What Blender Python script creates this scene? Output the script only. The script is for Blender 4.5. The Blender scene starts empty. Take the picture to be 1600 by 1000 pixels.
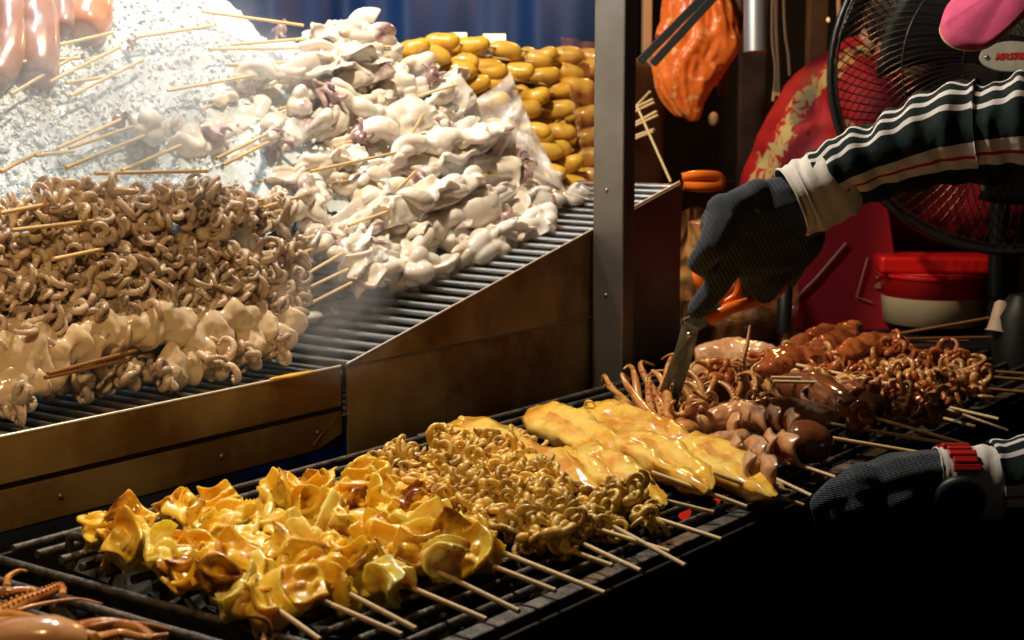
import bpy, math, random
import numpy as np
from mathutils import Vector, Matrix, noise

PI = math.pi
R = random.Random(7)
NR = np.random.RandomState(11)

# ------------------------------------------------------------------ camera
F = 2444.0; PITCH = math.atan(350/2444); AZ = math.radians(36.4); CAMH = 0.45
HV = np.array([math.cos(AZ), math.sin(AZ), 0]); RV = np.array([math.sin(AZ), -math.cos(AZ), 0]); ZV = np.array([0, 0, 1.])
FV = math.cos(PITCH)*HV - math.sin(PITCH)*ZV; UV = math.sin(PITCH)*HV + math.cos(PITCH)*ZV
C0 = np.array([0, 0, CAMH])
S = bpy.context.scene
COL = S.collection
cam = bpy.data.objects.new('camera', bpy.data.cameras.new('camera')); COL.objects.link(cam); S.camera = cam
cam.data.sensor_width = 36; cam.data.lens = 36*F/1600
cam.matrix_world = Matrix(((RV[0], UV[0], -FV[0], 0), (RV[1], UV[1], -FV[1], 0), (RV[2], UV[2], -FV[2], CAMH), (0, 0, 0, 1)))
cam.data.clip_start = 0.05; cam.data.clip_end = 200
cam.data.dof.use_dof = True; cam.data.dof.focus_distance = 1.85; cam.data.dof.aperture_fstop = 9

# ------------------------------------------------------------------ world, lamps, exposure
W = bpy.data.worlds.new('World'); S.world = W; W.use_nodes = True
nt = W.node_tree; bg = nt.nodes['Background']
sky = nt.nodes.new('ShaderNodeTexSky'); sky.sky_type = 'NISHITA'; sky.sun_disc = False
sky.sun_elevation = math.radians(-4); sky.sun_rotation = math.radians(200)
nt.links.new(sky.outputs[0], bg.inputs[0]); bg.inputs[1].default_value = 0.15
S.view_settings.view_transform = 'Standard'; S.view_settings.look = 'None'
S.view_settings.exposure = 0; S.view_settings.gamma = 1; S.view_settings.use_curve_mapping = False
S.cycles.max_bounces = 8; S.cycles.transparent_max_bounces = 12; S.cycles.use_denoising = True
S.cycles.sample_clamp_indirect = 4; S.cycles.volume_step_rate = 2.0


def lamp(name, loc, target, power, color, size, spot=None, blend=.6):
    L = bpy.data.lights.new(name, 'SPOT' if spot else 'POINT'); L.energy = power; L.color = color
    L.shadow_soft_size = size
    if spot: L.spot_size = math.radians(spot); L.spot_blend = blend
    o = bpy.data.objects.new(name, L); COL.objects.link(o); o.location = loc
    d = Vector(target)-Vector(loc); o.rotation_euler = d.to_track_quat('-Z', 'Y').to_euler()
    return o


LA = (1.58, 1.93, 1.38)      # white lamp hanging over the ice
LD = (1.60, 1.45, 1.26)      # warm white bulb between tray and grill
LB = (0.62, 0.92, 0.74)      # warm lamp hung over the near end of the grill
LC = (3.25, 1.95, 1.25)      # warm lamp at the back of the stall
lamp('ice_lamp_light', LA, (1.5, 1.7, 0.3), 38, (.74, .88, 1), .05)
lamp('tray_lamp_light', LD, (1.5, 1.1, 0), 62, (1, .83, .60), .03)
lamp('grill_lamp_light', LB, (1.02, 1.36, .06), 15, (1, .62, .26), .03, 84, .9)
lamp('back_lamp_light', LC, (3.0, 1.3, 0), 26, (1, .45, .16), .05)


# ------------------------------------------------------------------ pixel -> place on a real surface
def ray(x, y): return FV*F + RV*(x-800) + UV*(500-y)
def onz(x, y, Z=0.): d = ray(x, y); return C0 + d*(Z-CAMH)/d[2]
def ony(x, y, Y): d = ray(x, y); return C0 + d*Y/d[1]
def ond(x, y, D): return C0 + ray(x, y)/F*D
def proj(P):
    d = np.array(P)-C0; D = d@FV
    return 800+F*(d@RV)/D, 500-F*(d@UV)/D


def tray(x): return .094 + max(0, .235*(x-1.527))


CAPX = [1.2, 1.70, 1.85, 1.976, 2.088, 2.129, 2.184, 2.203, 2.23]
CAPH = [.62, .56, .43, .378, .322, .258, .104, .003, -.4]


def hs(x, y):
    w = min((y-1.50)/.8, float(np.interp(x, CAPX, CAPH)))
    if y > 2.25: w = min(w, .6-(y-2.25)*3)
    if x < 1.54:
        o = min((y-1.47)/.2, .25-max(0, (x-1.47))*2)
        if y < 1.75: w = max(w, o)
    return w


def heap(px, py, off=0.):
    d = ray(px, py); d = d/np.linalg.norm(d)
    t = 1.3
    while t < 3.4:
        P = C0+d*t
        if P[1] > 1.44 and P[2] < tray(P[0])+hs(P[0], P[1]+abs(off)*0)+off: return P
        t += .004
    return None


# ------------------------------------------------------------------ node materials
def mat(name, col, rough=.5, metal=0., var=None, vscale=30., bump=0., bscale=80., sss=0., sssr=(1, .5, .3), sscale=.01,
        trans=0., coat=0., spec=.5, emit=None, estr=0., spots=None, rnd=0., detail=4., sheen=0., alpha=1., rvar=0., thr=(.45, .6), ior=1.45):
    m = bpy.data.materials.new(name); m.use_nodes = True
    n = m.node_tree.nodes; l = m.node_tree.links; b = n['Principled BSDF']
    b.inputs['Base Color'].default_value = (*col, 1); b.inputs['Roughness'].default_value = rough
    b.inputs['Metallic'].default_value = metal; b.inputs['Specular IOR Level'].default_value = spec
    b.inputs['IOR'].default_value = ior
    tc = n.new('ShaderNodeTexCoord')
    last = None
    if var:
        x = n.new('ShaderNodeTexNoise'); x.inputs['Scale'].default_value = vscale; x.inputs['Detail'].default_value = detail
        l.new(tc.outputs['Object'], x.inputs['Vector'])
        r = n.new('ShaderNodeValToRGB'); r.color_ramp.elements[0].position = .35; r.color_ramp.elements[1].position = .68
        r.color_ramp.elements[0].color = (*col, 1); r.color_ramp.elements[1].color = (*var, 1)
        l.new(x.outputs['Fac'], r.inputs[0]); last = r.outputs[0]
        if rvar:
            mr = n.new('ShaderNodeMapRange'); mr.inputs[3].default_value = rough; mr.inputs[4].default_value = rough+rvar
            l.new(x.outputs['Fac'], mr.inputs[0]); l.new(mr.outputs[0], b.inputs['Roughness'])
    if spots:   # (color, scale)
        x = n.new('ShaderNodeTexNoise'); x.inputs['Scale'].default_value = spots[1]; x.inputs['Detail'].default_value = 5
        x.inputs['Roughness'].default_value = .6
        mp = n.new('ShaderNodeMapping'); mp.inputs['Location'].default_value = (3.1, 1.7, .4)
        oi = n.new('ShaderNodeObjectInfo'); ad = n.new('ShaderNodeVectorMath'); ad.operation = 'ADD'
        cx = n.new('ShaderNodeCombineXYZ'); l.new(oi.outputs['Random'], cx.inputs[0])
        l.new(tc.outputs['Object'], mp.inputs[0]); l.new(mp.outputs[0], ad.inputs[0]); l.new(cx.outputs[0], ad.inputs[1])
        l.new(ad.outputs[0], x.inputs['Vector'])
        r = n.new('ShaderNodeValToRGB'); r.color_ramp.elements[0].position = thr[0]; r.color_ramp.elements[1].position = thr[1]
        r.color_ramp.elements[0].color = (0, 0, 0, 1); r.color_ramp.elements[1].color = (1, 1, 1, 1)
        l.new(x.outputs['Fac'], r.inputs[0])
        mx = n.new('ShaderNodeMix'); mx.data_type = 'RGBA'
        l.new(r.outputs[0], mx.inputs[0]); mx.inputs[7].default_value = (*spots[0], 1)
        if last: l.new(last, mx.inputs[6])
        else: mx.inputs[6].default_value = (*col, 1)
        last = mx.outputs[2]
    if rnd:
        oi = n.new('ShaderNodeObjectInfo'); hv = n.new('ShaderNodeHueSaturation')
        mr = n.new('ShaderNodeMapRange'); mr.inputs[3].default_value = 1-rnd; mr.inputs[4].default_value = 1+rnd
        l.new(oi.outputs['Random'], mr.inputs[0]); l.new(mr.outputs[0], hv.inputs['Value'])
        if last: l.new(last, hv.inputs['Color'])
        else: hv.inputs['Color'].default_value = (*col, 1)
        last = hv.outputs[0]
    if last: l.new(last, b.inputs['Base Color'])
    if bump:
        x = n.new('ShaderNodeTexNoise'); x.inputs['Scale'].default_value = bscale; x.inputs['Detail'].default_value = 5
        l.new(tc.outputs['Object'], x.inputs['Vector'])
        bp = n.new('ShaderNodeBump'); bp.inputs['Strength'].default_value = bump; bp.inputs['Distance'].default_value = .002
        l.new(x.outputs['Fac'], bp.inputs['Height']); l.new(bp.outputs[0], b.inputs['Normal'])
    if sss:
        b.inputs['Subsurface Weight'].default_value = sss; b.inputs['Subsurface Radius'].default_value = sssr
        b.inputs['Subsurface Scale'].default_value = sscale
    b.inputs['Transmission Weight'].default_value = trans; b.inputs['Coat Weight'].default_value = coat
    b.inputs['Coat Roughness'].default_value = .08; b.inputs['Sheen Weight'].default_value = sheen
    b.inputs['Alpha'].default_value = alpha
    if emit: b.inputs['Emission Color'].default_value = (*emit, 1); b.inputs['Emission Strength'].default_value = estr
    return m


M = {}
M['steel'] = mat('brushed_steel', (.34, .32, .29), .34, .9, (.25, .225, .19), 9, .12, 220, rvar=.16)
M['steel_rod'] = mat('steel_rod', (.62, .62, .6), .24, 1, (.5, .49, .46), 40, .05, 90, rvar=.12)
M['panel'] = mat('stained_steel_warm_reflection', (.5, .37, .18), .45, .8, (.36, .25, .11), 14, .15, 260, rvar=.2, spots=((.24, .13, .045), 6), thr=(.46, .62))  # golden base colour stands for warm reflections; the brown spots are stains
M['lip'] = mat('steel_lip', (.85, .8, .7), .42, .7)
M['iron'] = mat('sooty_iron', (.06, .055, .05), .42, .75, (.16, .14, .12), 60, .9, 190, rvar=.25)
M['blacksteel'] = mat('blackened_steel', (.014, .012, .011), .45, .5, (.03, .024, .018), 8, .2, 60, rvar=.2)
M['coal'] = mat('charcoal', (.012, .012, .012), .9, 0, (.06, .058, .055), 50, .6, 100)
M['ember'] = mat('ember', (.1, .01, .0), .9, emit=(1, .04, .015), estr=.4)
M['bamboo'] = mat('bamboo', (.74, .54, .27), .5, 0, (.62, .42, .18), 60, .1, 400, rnd=.14, sss=.1, sscale=.003)
M['bamboo_soak'] = mat('oily_bamboo', (.36, .17, .05), .35, 0, (.24, .1, .03), 60, rnd=.15)
M['squid'] = mat('raw_squid_flesh', (.78, .67, .55), .2, 0, (.82, .79, .74), 20, .2, 50, sss=.4, sscale=.007, sssr=(1, .6, .4),
                 coat=.5, spots=((.27, .13, .13), 10), thr=(.58, .66), rnd=.16)
M['squid_sheet'] = mat('thick_squid_sheet', (.76, .6, .42), .16, 0, (.8, .68, .52), 18, .3, 40, sss=.4, sscale=.008, sssr=(1, .6, .35), coat=.5, rnd=.06)
M['squid_skin'] = mat('purple_squid_skin', (.3, .17, .17), .25, 0, (.55, .4, .38), 60, .3, 120, sss=.2, sscale=.004, coat=.4, rnd=.2)
M['sliced'] = mat('sliced_squid_edge', (.68, .42, .25), .26, 0, (.6, .3, .14), 30, .2, 60, sss=.25, sscale=.005, coat=.4)
M['squid_pink'] = mat('pinkish_squid', (.27, .13, .10), .3, 0, (.36, .20, .16), 22, .2, 60, sss=.35, sscale=.008, coat=.3, rnd=.08)
M['octo'] = mat('raw_octopus', (.58, .44, .33), .27, 0, (.74, .62, .5), 30, .5, 260, sss=.15, sscale=.004, sssr=(1, .5, .3), coat=.2,
                spots=((.27, .18, .15), 11), thr=(.5, .66), rnd=.2)
M['yellow'] = mat('turmeric_squid', (.88, .53, .025), .32, 0, (.9, .64, .09), 20, .5, 130, sss=.5, sscale=.009, sssr=(1, .6, .12), coat=.3,
                  spots=((.42, .11, .01), 19), thr=(.54, .70), rnd=.1)
M['yellow_body'] = mat('turmeric_squid_body', (.88, .48, .04), .2, 0, (.88, .62, .14), 12, .4, 90, sss=.35, sscale=.008, sssr=(1, .6, .15),
                       coat=.55, spots=((.68, .27, .02), 15), thr=(.47, .64), rnd=.07)
M['yellow_in'] = mat('pale_inner_squid', (.84, .5, .1), .25, 0, (.66, .26, .03), 30, .2, 60, sss=.3, sscale=.006, coat=.5)
M['yellow_pale'] = mat('pale_turmeric_squid', (.88, .68, .13), .3, 0, (.9, .78, .28), 20, .4, 120, sss=.55, sscale=.01, sssr=(1, .65, .15), coat=.3, spots=((.66, .3, .02), 15), thr=(.5, .7), rnd=.06)
M['yellow_brown'] = mat('browned_turmeric_squid', (.8, .42, .02), .22, 0, (.84, .55, .06), 20, .4, 90, sss=.3, sscale=.006, sssr=(1, .6, .1), coat=.5, spots=((.22, .05, .008), 22), thr=(.48, .62), rnd=.12)
M['char'] = mat('charred_edge', (.16, .05, .015), .35, 0, (.4, .16, .02), 90, .3, 120, coat=.3)
M['yocto'] = mat('grilled_yellow_octopus', (.72, .44, .07), .36, 0, (.8, .56, .15), 40, .3, 150, sss=.2, sscale=.004, coat=.15,
                 spots=((.2, .08, .02), 20), thr=(.5, .68), rnd=.2)
M['marinated'] = mat('marinated_squid', (.66, .36, .03), .4, 0, (.66, .38, .06), 20, .25, 50, sss=.25, sscale=.006, sssr=(1, .6, .1), coat=.45,
                     spots=((.3, .12, .02), 18), thr=(.55, .72), rnd=.14)
M['grilled'] = mat('grilled_squid', (.72, .42, .22), .22, 0, (.55, .22, .07), 22, .25, 90, sss=.22, sscale=.006, coat=.5, spots=((.2, .06, .02), 18), thr=(.57, .72), rnd=.1)
M['tent'] = mat('grilled_tentacle', (.62, .32, .09), .26, 0, (.42, .13, .03), 50, .3, 150, sss=.15, sscale=.003, coat=.4, spots=((.12, .03, .01), 30), thr=(.55, .7), rnd=.1)
M['darkglaze'] = mat('dark_glazed_squid', (.15, .045, .015), .16, 0, (.2, .06, .02), 20, .2, 60, coat=.8, sss=.1, sscale=.004)
M['redglaze'] = mat('red_glazed_squid', (.44, .13, .028), .16, 0, (.3, .06, .015), 30, .3, 70, coat=.8, sss=.1, sscale=.004, rnd=.2)
M['ice'] = mat('crushed_ice', (.78, .89, .98), .12, 0, None, bump=.8, bscale=240, sss=.35, sscale=.02, sssr=(.7, .85, 1), trans=.25, coat=.3, ior=1.31)
M['ice_chip'] = mat('ice_chip', (.93, .97, 1), .16, trans=.1, bump=.4, bscale=260, ior=1.31, sss=.3, sscale=.01, sssr=(1, 1, 1))
M['blue'] = mat('blue_tarp', (.008, .05, .19), .6, 0, (.005, .03, .12), 3, .3, 12)
M['dark'] = mat('dark_backdrop', (.012, .009, .007), .8, 0, (.03, .018, .01), 3)
M['ground'] = mat('wet_pavement', (.03, .026, .022), .4, 0, (.06, .05, .04), 6, .5, 30)
M['brownwall'] = mat('brown_column', (.12, .065, .025), .6, 0, (.06, .03, .012), 14, .5, 60)
M['pipe'] = mat('grey_pipe', (.42, .42, .42), .4, .7)
M['orangebag'] = mat('orange_plastic_bag', (.9, .2, .03), .3, 0, (.7, .12, .015), 10, .9, 34, sss=.3, sscale=.02, spots=((.95, .42, .16), 55), thr=(.57, .63))
M['cord'] = mat('tan_cord', (.42, .22, .09), .7)
M['red'] = mat('red_cloth', (.46, .008, .012), .7, 0, (.36, .004, .008), 5, .3, 40, sheen=.0)
M['gold'] = mat('gold_print', (.48, .33, .1), .6, 0, (.3, .22, .07), 30)
M['redpl'] = mat('red_plastic', (.68, .012, .008), .3, coat=.3)
M['whitepl'] = mat('cloudy_white_plastic', (.5, .38, .22), .4, 0, (.42, .3, .16), 10, sss=.2, sscale=.01)
M['orangepl'] = mat('orange_plastic', (.8, .16, .012), .3, coat=.3, sss=.15, sscale=.005)
M['black'] = mat('black_plastic', (.004, .004, .004), .5)
M['wire'] = mat('black_wire', (.02, .018, .017), .3, .4)
M['badge'] = mat('pale_badge', (.42, .42, .37), .35, 0, (.34, .34, .3), 30)
M['print_red'] = mat('red_lettering', (.5, .03, .01), .5)
M['print_line'] = mat('tan_printed_line', (.5, .25, .14), .6)
M['skin'] = mat('tan_skin', (.42, .22, .13), .5, 0, (.36, .17, .1), 20, sss=.2, sscale=.01)
M['hair'] = mat('dark_hair', (.015, .009, .006), .45, 0, (.03, .017, .01), 60, .6, 200)
M['pink'] = mat('pink_cloth', (.72, .05, .19), .8, 0, (.62, .035, .15), 60, .6, 900, sheen=.3)
M['piping'] = mat('yellow_piping', (.6, .42, .15), .6)
M['whitecloth'] = mat('white_cotton', (.62, .58, .53), .8, 0, (.5, .46, .42), 20, .5, 60)
M['blade'] = mat('scissor_steel', (.24, .3, .34), .36, .5, (.13, .165, .19), 50, .1, 200, rvar=.2)
M['redstrap'] = mat('red_strap', (.45, .02, .015), .3, coat=.4)
M['tank'] = mat('dark_jeans', (.02, .025, .04), .8)
M['tape'] = mat('cream_rubber', (.55, .42, .32), .5, sss=.2, sscale=.005)
M['lampwhite'] = mat('lamp_enamel', (.6, .6, .58), .4)
M['bulb'] = mat('lamp_bulb', (1, 1, 1), .4, emit=(.9, .95, 1), estr=12)
M['bulbwarm'] = mat('warm_bulb', (1, .8, .5), .4, emit=(1, .7, .36), estr=10)
M['dimbulb'] = mat('dim_far_light', (1, .7, .4), .4, emit=(1, .6, .25), estr=.8)
M['winlight'] = mat('lit_sign_panel', (1, .9, .5), .4, emit=(1, .84, .42), estr=1.5)


def film(name, col, dens, rough=.12):
    m = bpy.data.materials.new(name); m.use_nodes = True; n = m.node_tree.nodes; l = m.node_tree.links
    b = n['Principled BSDF']; b.inputs['Base Color'].default_value = (*col, 1); b.inputs['Roughness'].default_value = rough
    tr = n.new('ShaderNodeBsdfTransparent'); mx = n.new('ShaderNodeMixShader')
    tc = n.new('ShaderNodeTexCoord'); x = n.new('ShaderNodeTexNoise'); x.inputs['Scale'].default_value = 16; x.inputs['Detail'].default_value = 5
    x.inputs['Distortion'].default_value = 1.2
    l.new(tc.outputs['Object'], x.inputs['Vector'])
    mr = n.new('ShaderNodeMapRange'); mr.inputs[1].default_value = .35; mr.inputs[2].default_value = .7
    mr.inputs[3].default_value = dens*.6; mr.inputs[4].default_value = min(1, dens*1.6)
    l.new(x.outputs['Fac'], mr.inputs[0]); l.new(mr.outputs[0], mx.inputs[0])
    bp = n.new('ShaderNodeBump'); bp.inputs['Strength'].default_value = .7; bp.inputs['Distance'].default_value = .006
    l.new(x.outputs['Fac'], bp.inputs['Height']); l.new(bp.outputs[0], b.inputs['Normal'])
    l.new(tr.outputs[0], mx.inputs[1]); l.new(b.outputs[0], mx.inputs[2])
    l.new(mx.outputs[0], n['Material Output'].inputs[0])
    return m


M['film'] = film('clear_plastic_film', (.78, .72, .66), .4)
M['brownfilm'] = film('brown_plastic_film', (.55, .2, .07), .16)


def stripe_mat():
    m = bpy.data.materials.new('striped_jersey'); m.use_nodes = True; n = m.node_tree.nodes; l = m.node_tree.links
    b = n['Principled BSDF']; b.inputs['Roughness'].default_value = .85; b.inputs['Specular IOR Level'].default_value = .2
    uv = n.new('ShaderNodeUVMap'); sp = n.new('ShaderNodeSeparateXYZ'); l.new(uv.outputs[0], sp.inputs[0])
    r = n.new('ShaderNodeValToRGB'); r.color_ramp.interpolation = 'CONSTANT'
    gr = (.003, .011, .0105, 1); wh = (.6, .56, .54, 1); rd = (.4, .015, .02, 1); bl = (.008, .01, .011, 1)
    st = [(0, gr), (.06, wh), (.079, gr), (.115, wh), (.134, gr), (.17, wh), (.189, gr), (.30, wh), (.338, rd), (.349, wh), (.385, gr), (.55, bl), (.9, gr)]
    e = r.color_ramp.elements
    e[0].position = 0; e[0].color = gr; e[1].position = st[1][0]; e[1].color = st[1][1]
    for p, c in st[2:]:
        k = e.new(p); k.color = c
    l.new(sp.outputs[0], r.inputs[0]); l.new(r.outputs[0], b.inputs['Base Color'])
    tc = n.new('ShaderNodeTexCoord'); x = n.new('ShaderNodeTexNoise'); x.inputs['Scale'].default_value = 28
    l.new(tc.outputs['Object'], x.inputs['Vector'])
    bp = n.new('ShaderNodeBump'); bp.inputs['Strength'].default_value = .6; bp.inputs['Distance'].default_value = .008
    l.new(x.outputs['Fac'], bp.inputs['Height']); l.new(bp.outputs[0], b.inputs['Normal'])
    return m


M['stripe'] = stripe_mat()


def glove_mat():
    m = bpy.data.materials.new('knitted_glove'); m.use_nodes = True; n = m.node_tree.nodes; l = m.node_tree.links
    b = n['Principled BSDF']; b.inputs['Roughness'].default_value = .9; b.inputs['Sheen Weight'].default_value = .1
    b.inputs['Sheen Roughness'].default_value = .5
    uv = n.new('ShaderNodeUVMap'); mp = n.new('ShaderNodeMapping'); l.new(uv.outputs[0], mp.inputs[0])
    w = n.new('ShaderNodeTexWave'); w.bands_direction = 'X'; w.inputs['Scale'].default_value = 75; w.inputs['Distortion'].default_value = .8
    w.inputs['Detail'].default_value = 1
    w2 = n.new('ShaderNodeTexWave'); w2.bands_direction = 'Y'; w2.inputs['Scale'].default_value = 100; w2.inputs['Distortion'].default_value = .8
    l.new(mp.outputs[0], w.inputs[0]); l.new(mp.outputs[0], w2.inputs[0])
    ml = n.new('ShaderNodeMath'); ml.operation = 'MULTIPLY_ADD'; ml.inputs[1].default_value = .5
    l.new(w2.outputs['Fac'], ml.inputs[0]); l.new(w.outputs['Fac'], ml.inputs[2])
    bp = n.new('ShaderNodeBump'); bp.inputs['Strength'].default_value = .9; bp.inputs['Distance'].default_value = .0015
    l.new(ml.outputs[0], bp.inputs['Height']); l.new(bp.outputs[0], b.inputs['Normal'])
    r = n.new('ShaderNodeValToRGB'); r.color_ramp.elements[0].color = (.003, .005, .008, 1); r.color_ramp.elements[1].color = (.022, .033, .05, 1)
    l.new(ml.outputs[0], r.inputs[0]); l.new(r.outputs[0], b.inputs['Base Color'])
    return m


M['glove'] = glove_mat()


# ------------------------------------------------------------------ mesh builder
class MB:
    def __init__(s): s.v = []; s.f = []; s.uv = {}; s.mi = []
    def add(s, vs, fs, mi=0):
        b = len(s.v); s.v.extend([tuple(map(float, q)) for q in vs]); s.f.extend([tuple(b+i for i in f) for f in fs]); s.mi.extend([mi]*len(fs)); return b
    def tube(s, pts, rad, n=8, caps=True, mi=0, flat=1., up=None, rf=None):
        P = np.array(pts, float); k = len(P); rad = np.broadcast_to(rad, k) if np.ndim(rad) <= 1 else rad
        T = np.gradient(P, axis=0); T /= np.linalg.norm(T, axis=1)[:, None]+1e-12
        N = np.array(up if up is not None else (0, 0, 1.)); N = N-T[0]*(N@T[0])
        if np.linalg.norm(N) < 1e-4: N = np.array([1., 0, 0]); N = N-T[0]*(N@T[0])
        N /= np.linalg.norm(N)
        a = np.arange(n)*2*PI/n; vs = []
        for i in range(k):
            N = N-T[i]*(N@T[i]); N /= np.linalg.norm(N)+1e-12; B = np.cross(T[i], N)
            for j in range(n):
                rr = rad[i]*(rf(i/(k-1), a[j]) if rf else 1)
                vs.append(P[i]+(B*math.cos(a[j])+N*math.sin(a[j])*flat)*rr)
        fs = [(i*n+j, i*n+(j+1) % n, (i+1)*n+(j+1) % n, (i+1)*n+j) for i in range(k-1) for j in range(n)]
        if caps:
            fs.append(tuple(range(n-1, -1, -1))); fs.append(tuple((k-1)*n+j for j in range(n)))
        return s.add(vs, fs, mi)
    def ell(s, c, r, rot=None, nu=14, nv=8, mi=0):
        vs = []
        for i in range(nv+1):
            th = PI*i/nv
            for j in range(nu):
                ph = 2*PI*j/nu; vs.append((r[0]*math.sin(th)*math.cos(ph), r[1]*math.sin(th)*math.sin(ph), r[2]*math.cos(th)))
        vs = np.array(vs)
        if rot is not None: vs = vs@np.array(rot).T
        fs = [(i*nu+j, (i+1)*nu+j, (i+1)*nu+(j+1) % nu, i*nu+(j+1) % nu) for i in range(nv) for j in range(nu)]
        return s.add(vs+np.array(c), fs, mi)
    def box(s, c, d, rot=None, mi=0):
        vs = np.array([(x*d[0]/2, y*d[1]/2, z*d[2]/2) for x in (-1, 1) for y in (-1, 1) for z in (-1, 1)])
        if rot is not None: vs = vs@np.array(rot).T
        return s.add(vs+np.array(c), [(0, 1, 3, 2), (4, 6, 7, 5), (0, 4, 5, 1), (2, 3, 7, 6), (0, 2, 6, 4), (1, 5, 7, 3)], mi)
    def prism(s, poly, off, mi=0):       # poly: 3-D loop, off: extrusion vector
        n = len(poly); P = np.array(poly, float); Q = P+np.array(off)
        return s.add(list(P)+list(Q), [tuple(range(n)), tuple(range(2*n-1, n-1, -1))]+[(i, i+n, (i+1) % n+n, (i+1) % n) for i in range(n)], mi)
    def mesh(s, name, mats=(), smooth=True):
        if smooth:           # flat end caps get corners of their own so the sides shade cleanly
            for i, f in enumerate(s.f):
                if len(f) > 4:
                    b = len(s.v); s.v.extend([s.v[k] for k in f]); s.f[i] = tuple(range(b, b+len(f)))
        me = bpy.data.meshes.new(name); me.from_pydata(s.v, [], s.f); me.update()
        for m in mats: me.materials.append(m)
        if len(mats) > 1: me.polygons.foreach_set('material_index', s.mi)
        if smooth: me.polygons.foreach_set('use_smooth', [len(f) < 5 for f in s.f])
        return me


def link(name, me, parent=None, mats=None, loc=None, rot=None):
    o = bpy.data.objects.new(name, me); COL.objects.link(o)
    if parent: o.parent = parent
    if mats is not None:
        for i, m in enumerate(mats):
            if len(o.material_slots) > i: o.material_slots[i].link = 'OBJECT'; o.material_slots[i].material = m
    if loc is not None: o.location = loc
    return o


def tag(o, label=None, cat=None, group=None, kind=None):
    if label: o['label'] = label
    if cat: o['category'] = cat
    if group: o['group'] = group
    if kind: o['kind'] = kind
    return o


def empty(name, loc=(0, 0, 0), label=None, cat=None, group=None):
    o = bpy.data.objects.new(name, None); COL.objects.link(o); o.location = Vector(loc); o.empty_display_size = .03
    return tag(o, label, cat, group)


def frame(o, P, X, up=(0, 0, 1), roll=0., scale=1.):
    X = Vector(X).normalized(); Z = Vector(up); Z = (Z-X*Z.dot(X)).normalized(); Y = Z.cross(X)
    m = Matrix((X, Y, Z)).transposed().to_4x4() @ Matrix.Rotation(roll, 4, 'X')
    o.matrix_world = Matrix.Translation(Vector(P)) @ m @ Matrix.Scale(scale, 4)


def obj(name, mb, m, parent=None, smooth=True, bevel=0, world=True):
    """mesh in world coordinates, shifted so it sits right under its parent Empty"""
    ms = m if isinstance(m, (list, tuple)) else [m]
    me = mb.mesh(name, ms, smooth)
    o = bpy.data.objects.new(name, me); COL.objects.link(o)
    if parent:
        o.parent = parent
        if world: o.matrix_parent_inverse = parent.matrix_basis.inverted()
    if bevel:
        b = o.modifiers.new('bevel', 'BEVEL'); b.width = bevel; b.segments = 2; b.limit_method = 'ANGLE'
    return o


def remesh(mb, name, voxel, smooth=4, mats=(), disp=None, subd=0):
    me = mb.mesh(name+'_src', smooth=False); o = bpy.data.objects.new('tmp', me); COL.objects.link(o)
    r = o.modifiers.new('r', 'REMESH'); r.mode = 'VOXEL'; r.voxel_size = voxel; r.use_smooth_shade = True
    if smooth: sm = o.modifiers.new('s', 'SMOOTH'); sm.iterations = smooth; sm.factor = .5
    dg = bpy.context.evaluated_depsgraph_get(); dg.update()
    out = bpy.data.meshes.new_from_object(o.evaluated_get(dg)); out.name = name
    bpy.data.objects.remove(o); bpy.data.meshes.remove(me)
    if disp:
        n = len(out.vertices); co = np.zeros(n*3); out.vertices.foreach_get('co', co); co = co.reshape(-1, 3)
        no = np.zeros(n*3); out.vertices.foreach_get('normal', no); no = no.reshape(-1, 3)
        for amp, sc in disp:
            d = np.array([noise.noise(Vector(c*sc+7.3)) for c in co]); co += no*(d*amp)[:, None]
        out.vertices.foreach_set('co', co.ravel()); out.update()
    out.materials.clear()
    for m in mats: out.materials.append(m)
    out.polygons.foreach_set('use_smooth', [True]*len(out.polygons))
    return out


def rotm(ax, a): return np.array(Matrix.Rotation(a, 3, Vector(ax)))
def rrot(r=R): return np.array(Matrix.Rotation(r.uniform(0, 6.28), 3, Vector((r.gauss(0, 1), r.gauss(0, 1), r.gauss(0, 1))).normalized()))


def bez(pts, n):
    P = np.array(pts, float); k = len(P)
    t = np.linspace(0, k-1, n); out = []
    for x in t:
        i = min(int(x), k-2); f = x-i
        p0 = P[max(i-1, 0)]; p1 = P[i]; p2 = P[i+1]; p3 = P[min(i+2, k-1)]
        out.append(.5*((2*p1)+(-p0+p2)*f+(2*p0-5*p1+4*p2-p3)*f*f+(-p0+3*p1-3*p2+p3)*f**3))
    return np.array(out)


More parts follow.
